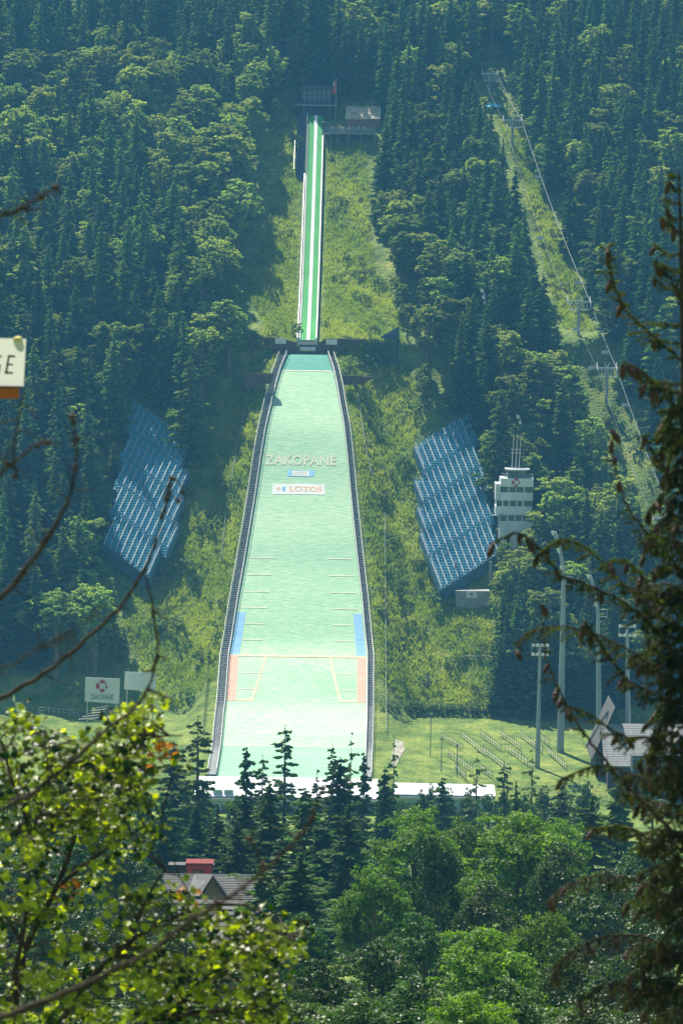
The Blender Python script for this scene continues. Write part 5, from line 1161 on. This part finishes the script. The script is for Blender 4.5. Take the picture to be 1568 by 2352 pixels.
# ------------------------------------------------------------------ near branches
NEED = leafmat('near_needles', (.006, .024, .006), (.085, .11, .010), .36, .6, (1.4, 1.6, .3), .3, 0.0)
MAPLE = leafmat('near_maple_leaves', (.006, .024, .003), (.26, .32, .022), .58, .35, (2.6, 2.5, .35), .4, 0.0)
CONE = mat('spruce_cone', (.07, .030, .014), (.028, .014, .009), 60, .7, .5)
NBARK = mat('near_bark', (.075, .05, .033), (.02, .014, .011), 40, .95, .6)
LICH = leafmat('dead_hanging_twigs', (.03, .018, .009), (.10, .062, .022), .3, .8, (1.3, 1.2, .6), .2, 0.0)
def cone_mesh():
    n, m_ = 10, 9; V = []; 
    for j in range(m_):
        q = j/(m_-1); r = .021*math.sin(math.pi*min(.97, q*.9+.08))**.8*(1+.12*(j % 2)); 
        for k in range(n): a = 6.283*(k+.5*(j % 2))/n; V.append((r*math.cos(a), r*math.sin(a), -.125*q))
    F = [(j*n+k, j*n+(k+1) % n, (j+1)*n+(k+1) % n, (j+1)*n+k) for j in range(m_-1) for k in range(n)]+[tuple(range(n))[::-1], tuple((m_-1)*n+k for k in range(n))]
    me = bpy.data.meshes.new('cone'); me.from_pydata(V, [], F); me.materials.append(CONE); me.update(); return me
CONEM = cone_mesh()
def poly3(pp, d0, d1):
    n = len(pp); return [at(p[0], p[1], -600+(d0+(d1-d0)*i/(n-1))) for i, p in enumerate(pp)]
def resample(P3, step):
    P3 = [np.asarray(p, float) for p in P3]; out = [P3[0]]
    # smooth with catmull-rom
    Q = [P3[0]*2-P3[1]]+P3+[P3[-1]*2-P3[-2]]
    for i in range(1, len(Q)-2):
        L = np.linalg.norm(Q[i+1]-Q[i]); n = max(2, int(L/step))
        for k in range(1, n+1):
            t = k/n; out.append(.5*((2*Q[i])+(Q[i+1]-Q[i-1])*t+(2*Q[i-1]-5*Q[i]+4*Q[i+1]-Q[i+2])*t*t+(3*Q[i]-Q[i-1]-3*Q[i+1]+Q[i+2])*t**3))
    return out
def needle_branch(root, P3, r0, r1, dens=1.0, twig=.28, green=1.0, cones=4, g=RNG, hang=.6, lich=0.0, nlen=.026):
    S = resample(P3, .05); n = len(S); mb = MB(); mb.tube([p+g.normal(0, .006, 3) for p in S], list(np.linspace(r0, r1, n)), 7)
    TW = []
    for i, p in enumerate(S):
        q = i/n; t = nrm(S[min(i+1, n-1)]-S[max(i-1, 0)])
        for sgn in (-1, 1):
            if g.random() < .85*dens:
                side = nrm(np.cross(t, [0, 0, 1.0]))*sgn; L = twig*(1.15-.75*q)*g.uniform(.35, 1.15)
                d = nrm(t*g.uniform(.4, 1.0)+side*g.uniform(.3, .9)+np.array([0, 0, -hang*g.uniform(.2, 1.3)+.1])); m_ = max(3, int(L/.035)); pts = [p]
                for k in range(m_): d = nrm(d+np.array([0, 0, -.10*hang])+g.normal(0, .05, 3)); pts.append(pts[-1]+d*L/m_)
                TW.append(pts); mb.tube(pts, list(np.linspace(.0045, .0018, len(pts))), 4, cap=False)
                if L > .14 and g.random() < .7:
                    b_ = pts[len(pts)//2]; d2 = nrm(d+g.normal(0, .5, 3)); p2 = [b_+d2*L*.5*k/3 for k in range(4)]; TW.append(p2); mb.tube(p2, .0022, 3, cap=False)
    br = mb.build('branch', NBARK, root)
    C, A, B, T = [], [], [], []; base_tone = g.uniform(.1, .7)
    for pts in TW+[S[int(n*.55):]]:
        if g.random() > green: continue
        arr = np.array(pts); seg = arr[1:]-arr[:-1]; tn = np.clip(base_tone+g.normal(0, .25), 0, 1)
        for a, s in zip(arr[:-1], seg):
            L = np.linalg.norm(s); k = max(4, int(L*700)); u = g.random(k); ax = s/(L+1e-9); rd = nrm(np.cross(ax, g.normal(0, 1, (k, 3)))); dr = nrm(rd*.9+ax*.75+[0, 0, .12]); ln = nlen*g.uniform(.7, 1.2, k)
            C.append(a+s*u[:, None]+dr*ln[:, None]*.5); A.append(dr*ln[:, None]*.55); B.append(nrm(np.cross(dr, g.normal(0, 1, (k, 3))))*.0030); T.append(np.clip(tn+g.normal(0, .12, k), 0, 1))
    if C:
        V, F = quads(np.concatenate(C), np.concatenate(A), np.concatenate(B)); pl = parent_loc(br)
        o = bpy.data.objects.new('needles', mesh_np('needles', V-pl, F, NEED, np.concatenate(T))); link(o); o.parent = br
    if lich:
        C, A, B, T = [], [], [], []
        for i, p in enumerate(S):
            for _ in range(int(3*lich+g.random())):
                L = g.uniform(.05, .22); k = max(3, int(L/.03)); q = p+g.normal(0, .03, 3); d = np.array([0, 0, -1.0])
                for j in range(k):
                    d = nrm(d+g.normal(0, .18, 3)*[1, 1, .3]); q2 = q+d*.03; C.append(((q+q2)/2)[None]); A.append(((q2-q)*.55)[None]); B.append((nrm(np.cross(d, g.normal(0, 1, 3)))*.0035)[None]); T.append(np.array([g.random()])); q = q2
        if C:
            V, F = quads(np.concatenate(C), np.concatenate(A), np.concatenate(B)); pl = parent_loc(br)
            o = bpy.data.objects.new('lichen', mesh_np('lichen', V-pl, F, LICH, np.concatenate(T))); link(o); o.parent = br; tag(o, kind='stuff')
    for k in range(cones):
        i = int(n*g.uniform(.35, 1.0)) if k else n-1; p = S[min(i, n-1)]; c = bpy.data.objects.new('cone', CONEM); link(c); c.parent = br
        c.location = p-parent_loc(br)+[0, 0, -.008]; c.rotation_euler = (g.uniform(-.5, .5), g.uniform(-.6, .6), g.uniform(0, 6)); s = g.uniform(.8, 1.25); c.scale = (s*1.15, s*1.15, s)
    return br
D_ = 30.0
tb = at(1600, 1500, -600+D_); gz = float(Tz(tb[0], -570))
SP = empty('near_spruce', (tb[0], -570, gz), 'near spruce with drooping cone bearing branches along the right edge', 'tree')
tt = at(1558, 392, -570)
mb = MB(); mb.tube([(tb[0]+.25, -570, gz-.5), (tb[0]+.22, -570, gz+6), at(1600, 1700, -570), at(1578, 1000, -570), tt], [.17, .14, .095, .055, .006], 10); mb.build('trunk', NBARK, SP)
EXP = [([(1566, 830), (1500, 770), (1440, 715), (1405, 640), (1394, 566)], 30, 29.4, .013, .004, .8, .20, .95, 5, .5, 0),
       ([(1590, 1560), (1500, 1440), (1425, 1380), (1340, 1340), (1290, 1322), (1240, 1262), (1190, 1226), (1134, 1246)], 30, 28.9, .020, .004, .8, .20, .9, 5, .7, .3),
       ([(1590, 1480), (1500, 1400), (1420, 1330), (1350, 1262), (1290, 1240), (1235, 1275)], 30, 29.1, .012, .004, .9, .20, .95, 3, .9, .3),
       ([(1590, 1620), (1500, 1530), (1400, 1470), (1300, 1440), (1215, 1452), (1185, 1490)], 30, 29.0, .013, .004, .8, .22, .8, 3, .9, .4),
       ([(1590, 1830), (1480, 1790), (1380, 1760), (1290, 1790)], 30, 29.2, .012, .004, .8, .2, .9, 2, .8, .4),
       ([(1590, 1960), (1500, 1865), (1420, 1785), (1345, 1690), (1290, 1600), (1252, 1500), (1243, 1385)], 30, 29.0, .020, .004, .45, .20, .5, 4, .8, .35),
       ([(1580, 1330), (1500, 1235), (1445, 1170), (1415, 1080), (1403, 985)], 30, 29.2, .014, .004, .6, .17, .6, 4, .6, .2),
       ([(1575, 560), (1548, 520), (1520, 500)], 30, 29.8, .008, .003, 1, .12, 1, 2, .3, 0), ([(1570, 700), (1540, 640), (1508, 602)], 30, 29.8, .009, .003, 1, .14, 1, 3, .3, 0),
       ([(1575, 960), (1520, 900), (1470, 850), (1430, 832)], 30, 29.5, .012, .004, .8, .2, .8, 4, .8, .4), ([(1580, 1150), (1540, 1090), (1500, 1040), (1480, 1000)], 30, 29.6, .012, .004, .9, .2, .9, 3, .7, .3),
       ([(1590, 1460), (1540, 1420), (1480, 1330), (1440, 1290), (1400, 1290)], 30, 29.3, .013, .004, .9, .22, .9, 4, .7, .4),
       ([(1590, 1640), (1520, 1600), (1440, 1560), (1380, 1480), (1340, 1430)], 30, 29.3, .014, .004, .9, .24, .9, 4, .7, .4),
       ([(1600, 1760), (1520, 1700), (1430, 1690), (1350, 1640), (1300, 1625)], 30, 29.2, .014, .004, .8, .24, .85, 4, .7, .4),
       ([(1600, 2000), (1500, 1930), (1430, 1900), (1360, 1905)], 30, 29.2, .015, .004, .9, .26, .9, 3, .8, .6),
       ([(1600, 2100), (1480, 2030), (1380, 2010), (1300, 2035), (1258, 2070)], 30, 29.0, .016, .004, .9, .28, .5, 3, 1, 1.4),
       ([(1600, 2230), (1500, 2160), (1400, 2150), (1310, 2190), (1270, 2240)], 30, 29.0, .016, .004, .9, .28, .5, 3, 1, 1.4),
       ([(1600, 2330), (1490, 2280), (1400, 2260), (1330, 2300)], 30, 29.0, .016, .004, .9, .3, .5, 3, 1, 1.6),
       ([(1000, 2400), (950, 2350), (900, 2320), (860, 2352)], 26, 26, .012, .004, .7, .2, .2, 1, 1, 1.5)]
for a in EXP[:-1]: needle_branch(SP, poly3(a[0], a[1], a[2]), a[3], a[4], a[5], a[6], a[7], a[8], RNG, a[9], a[10])
for i, (y0, L0) in enumerate([(410, 18), (440, 24), (470, 34), (500, 30), (530, 42), (585, 55), (620, 40), (660, 60), (745, 75), (790, 60), (880, 90)]):
    needle_branch(SP, poly3([(1562+i*1.5, y0), (1560-L0*.5, y0-4+RNG.uniform(-6, 6)), (1560-L0, y0-14+RNG.uniform(-14, 14))], 30, 30+RNG.uniform(-.3, .3)), .006, .003, 1, .10, 1, i % 2, RNG, .4, 0)
for i in range(56):                 # the dense column next to the trunk
    y0 = 900+i*26+RNG.uniform(-15, 15); reach = RNG.uniform(50, 120)+(40 if i > 16 and i % 3 else 0); dd = RNG.uniform(-.5, .9)
    needle_branch(SP, poly3([(1595, y0), (1595-reach*.5, y0-30+RNG.uniform(-15, 25)), (1595-reach, y0-20+RNG.uniform(-20, 60))], 30, 30+dd), .011, .004, .9, .26, .85, 2, RNG, .9, .5 if i < 30 else 1.2)

# bare larch with cones at the left
LT = at(-120, 1500, -600+21); gz = float(Tz(LT[0], -579)); BT = empty('bare_tree', (LT[0], -579, gz), 'bare dark branches with cones reaching in from the left edge', 'tree')
mb = MB(); mb.tube([(LT[0], -579, gz-.5), LT, at(-130, 300, -579)], [.12, .08, .04], 9); mb.build('trunk', NBARK, BT)
def bare(pp, d0, d1, r0, r1, twigs=10, cones=3, tl=.16, leafy=0):
    g = RNG; S = resample(poly3(pp, d0, d1), .06); n = len(S); mb = MB(); kn = [1+.25*(g.random() < .2) for _ in S]
    mb.tube([p+g.normal(0, .004, 3) for p in S], [k*(r0+(r1-r0)*i/(n-1)) for i, k in enumerate(kn)], 7)
    for k in range(twigs):
        i = g.integers(int(n*.1), n-1); p = S[i]; t = nrm(S[min(i+1, n-1)]-S[i-1]); d = nrm(t*.7+g.normal(0, .6, 3)); L = tl*g.uniform(.3, 1.2); pts = [p]
        for j in range(5): d = nrm(d+g.normal(0, .18, 3)+[0, 0, -.04]); pts.append(pts[-1]+d*L/5)
        mb.tube(pts, list(np.linspace(max(.002, r1*.8), .0012, 6)), 4, cap=False)
        if g.random() < .8:
            for q in pts[1:]: mb.tube([q-[.004, 0, 0], q+[.004, 0, 0]], .0045, 5)      # buds
    br = mb.build('branch', NBARK, BT)
    for k in range(cones):
        i = n-1-k*2 if k < 3 else g.integers(0, n); p = S[max(0, i)]; c = bpy.data.objects.new('cone', LCONE); link(c); c.parent = br; c.location = p-parent_loc(br)+g.normal(0, .006, 3); c.rotation_euler = (g.uniform(-1, 1), g.uniform(-1, 1), g.uniform(0, 6))
mbc = MB(); nn = 8
mbc.tube([(0, 0, -.016), (0, 0, -.008), (0, 0, 0), (0, 0, .010), (0, 0, .018)], [.006, .014, .016, .012, .003], nn); LCONE = bpy.data.meshes.new('cone'); LCONE.from_pydata(np.concatenate(mbc.v).tolist(), [], mbc.f); LCONE.materials.append(CONE)
bare([(-60, 1618), (0, 1604), (60, 1572), (120, 1535), (200, 1466), (270, 1398), (320, 1330), (352, 1260), (376, 1170), (392, 1098)], 21, 21, .017, .006, 16, 7)
bare([(330, 1310), (352, 1400), (361, 1480), (348, 1560), (310, 1625), (250, 1672), (150, 1762), (60, 1830), (-60, 1885)], 21, 20.6, .006, .016, 14, 2)
bare([(-60, 1410), (0, 1370), (50, 1320), (100, 1250), (140, 1180), (165, 1120), (176, 1040), (166, 955)], 17, 17, .016, .005, 16, 3)
bare([(-40, 1130), (20, 1070), (80, 1025), (112, 1018)], 17, 17, .010, .005, 8, 3)
bare([(60, 900), (44, 960), (30, 1040), (36, 1090)], 17, 17, .004, .006, 5, 1)
bare([(-60, 500), (0, 492), (50, 478), (95, 452), (128, 424)], 16, 16, .013, .004, 16, 3, .14)
bare([(392, 1098), (388, 1130), (410, 1150)], 21, 21, .005, .004, 2, 4)
bare([(-80, 2360), (60, 2318), (200, 2260), (330, 2195), (420, 2130), (500, 2075), (570, 2030), (640, 1970), (700, 1900), (745, 1815)], 15, 15, .017, .004, 26, 4, .16)
bare([(500, 2078), (560, 2040), (600, 1990), (572, 1930)], 15, 15, .006, .003, 6, 3)
bare([(-60, 1560), (60, 1510), (160, 1450), (230, 1390)], 15, 15, .006, .002, 20, 0, .12)
bare([(380, 1180), (402, 1100), (420, 1130)], 21, 21, .004, .003, 2, 3)

# near maple, lower left
ML = 34.0; mx_ = at(40, 2352, -600+ML); gz = float(Tz(mx_[0], -600+ML)); MT = empty('near_maple', (mx_[0], -600+ML, gz), 'sunlit yellow green maple filling the lower left corner', 'tree')
stems = [[(30, 2700), (20, 2352), (60, 2100), (75, 1920), (110, 1800), (100, 1680)], [(20, 2400), (60, 2180), (130, 2040), (180, 1900), (230, 1780), (300, 1660)], [(30, 2600), (150, 2330), (280, 2180), (420, 2100), (560, 2080), (680, 2150)],
         [(30, 2700), (250, 2420), (420, 2300), (560, 2210), (660, 2180)], [(75, 1920), (30, 1800), (0, 1700), (-40, 1660)], [(130, 2040), (230, 1960), (330, 1900), (370, 1880)], [(60, 2180), (-20, 2050), (-60, 1950)], [(230, 1780), (330, 1700), (420, 1690)], [(280, 2180), (380, 2000), (440, 2060)]]
mb = MB(); mb.tube([(mx_[0], -600+ML, gz-.4), at(30, 2700, -600+ML)], [.14, .09], 9)
STEMP = []
for i, s in enumerate(stems):
    S = resample(poly3(s, ML, ML+RNG.uniform(-.8, .8)), .15); mb.tube(S, list(np.linspace(.05 if i < 4 else .022, .005, len(S))), 7, cap=False); STEMP += S
mb.build('trunk', NBARK, MT)
MPOLY = [[(-30, 1660), (40, 1645), (110, 1672), (200, 1700), (262, 1640), (300, 1605), (350, 1605), (372, 1660), (425, 1700), (440, 1730), (390, 1770), (330, 1800), (335, 1850), (372, 1900), (372, 1990), (330, 2040), (420, 2050), (480, 2085), (560, 2120), (600, 2110), (650, 2100), (698, 2150), (680, 2200), (600, 2215), (640, 2260), (650, 2370), (-30, 2370)]]
HOLES = [(330, 2000, 50, 55), (230, 2100, 60, 40), (60, 2180, 60, 60), (420, 2180, 60, 30), (180, 1960, 40, 50), (300, 2310, 60, 40), (40, 1760, 36, 30), (190, 2220, 45, 30), (480, 2330, 50, 30), (120, 2020, 30, 40), (400, 1850, 60, 60), (540, 2240, 40, 22)]
leafpts = np.array([(0, -.5), (.16, -.34), (.42, -.38), (.34, -.12), (.56, .10), (.30, .14), (.26, .34), (.10, .26), (0, .62), (-.10, .26), (-.26, .34), (-.30, .14), (-.56, .10), (-.34, -.12), (-.42, -.38), (-.16, -.34)])
LV_, LF_, LT_ = [], [], []; cnt = 0; twl = []
g = RNG
clusters = []
while len(clusters) < 560:
    px, py = g.uniform(-30, 700), g.uniform(1590, 2370)
    if (px < 380 and py > 1880 and g.random() < .45) or not inside(px, py, MPOLY[0]) or (g.random() < .85 and any(((px-a)/c)**2+((py-b)/d)**2 < 1 for a, b, c, d in HOLES)): continue
    clusters.append((px, py, ML+g.uniform(-1.1, 1.1)))
STEMP = np.array(STEMP); tb_ = MB()
for px, py, d in clusters:
    c = at(px, py, -600+d); dd_ = np.linalg.norm(STEMP-c, axis=1); q_ = STEMP[int(np.argmin(dd_+np.maximum(0, STEMP[:, 2]-c[2])*2))]
    if np.linalg.norm(q_-c) < 1.6: tb_.tube([q_, q_*.5+c*.5+[0, 0, .05], c], [.009, .006, .003], 4, cap=False)
    nl = g.integers(7, 15); tn0 = g.choice([.0, .1, .35, .75, .95])
    orange = ((px-390)**2/70**2+(py-1715)**2/50**2 < 1 and g.random() < .18) or g.random() < .004
    for _ in range(nl):
        p = c+g.normal(0, 1, 3)*[.085, .10, .065]; s = g.uniform(.05, .115)
        nv = nrm(np.array([g.normal(0, .45), -.35+g.normal(0, .45), .75+g.normal(0, .35)])); a = nrm(np.cross(nv, g.normal(0, 1, 3))); b = np.cross(nv, a)
        fold = np.abs(leafpts[:, 0])*.35+g.uniform(-.1, .1)
        vv = p+(leafpts[:, :1]*a+leafpts[:, 1:]*b)*s+nv*(fold*s)[:, None]; k = len(LV_)
        LV_.append(np.vstack([p[None], vv])); LT_.append((np.clip(tn0+g.normal(0, .2), 0, 1), orange))
tw_ = tb_.build('twigs', NBARK, MT); tag(tw_, kind='stuff'); nlf = len(LV_); V = np.concatenate(LV_); m_ = 16
base = np.arange(nlf)[:, None, None]*17; tri = np.stack([np.zeros(m_, int), np.arange(1, m_+1), np.roll(np.arange(1, m_+1), -1)], 1)[None]; F = (base+tri).reshape(-1, 3)
T = np.repeat([t[0] for t in LT_], m_); MI = np.repeat([1 if t[1] else 0 for t in LT_], m_)
AUT = leafmat('autumn_leaves', (.35, .12, .012), (.48, .26, .03), .5, .4, (1.5, 1.2, .3), .4, 0.0)
pl = parent_loc(MT); lo_ = bpy.data.objects.new('leaves', mesh_np('leaves', V-pl, F, [MAPLE, AUT], T, MI)); link(lo_); lo_.parent = MT
print('maple leaves', nlf)

for poly_, lab in (([(908, 1700), (926, 1706), (930, 1722), (920, 1738), (908, 1762), (897, 1766), (898, 1742), (904, 1720)], 'pale eroded soil on the bank right of the outrun'),):
    c0 = ground(912, 1735, -30, 60); mb = MB(); V = [ground(a, b, -30, 60)+[0, 0, .10] for a, b in poly_]; cc = sum(V)/len(V)
    rings = [cc+(v-cc)*q for q in (.5, 1.0) for v in V]; n = len(V); rings = [np.array([r[0], r[1], float(Tz(r[0], r[1]))+.08]) for r in rings]; cc = np.array([cc[0], cc[1], float(Tz(cc[0], cc[1]))+.08])
    mb.add([cc]+rings, [(0, 1+i, 1+(i+1) % n) for i in range(n)]+[(1+i, 1+n+i, 1+n+(i+1) % n, 1+(i+1) % n) for i in range(n)])
    tag(mb.build('bare_soil', mat('eroded_soil', (.42, .40, .34), (.16, .15, .09), 1.3, .9, .3)), lab, kind='structure')
# ------------------------------------------------------------------ air
hz = bpy.data.materials.new('air'); hz.use_nodes = True; t = hz.node_tree; t.nodes.clear(); out = t.nodes.new('ShaderNodeOutputMaterial'); pv = t.nodes.new('ShaderNodeVolumePrincipled')
pv.inputs['Density'].default_value = 0.00017; pv.inputs['Color'].default_value = (0.16, 0.58, 1.0, 1); pv.inputs['Anisotropy'].default_value = 0.2
t.links.new(pv.outputs[0], out.inputs['Volume'])
mb = MB(); mb.box(-720, 720, -800, 1020, -8, 470); h = mb.build('haze', hz); tag(h, 'thin blue summer haze filling the valley', kind='stuff')
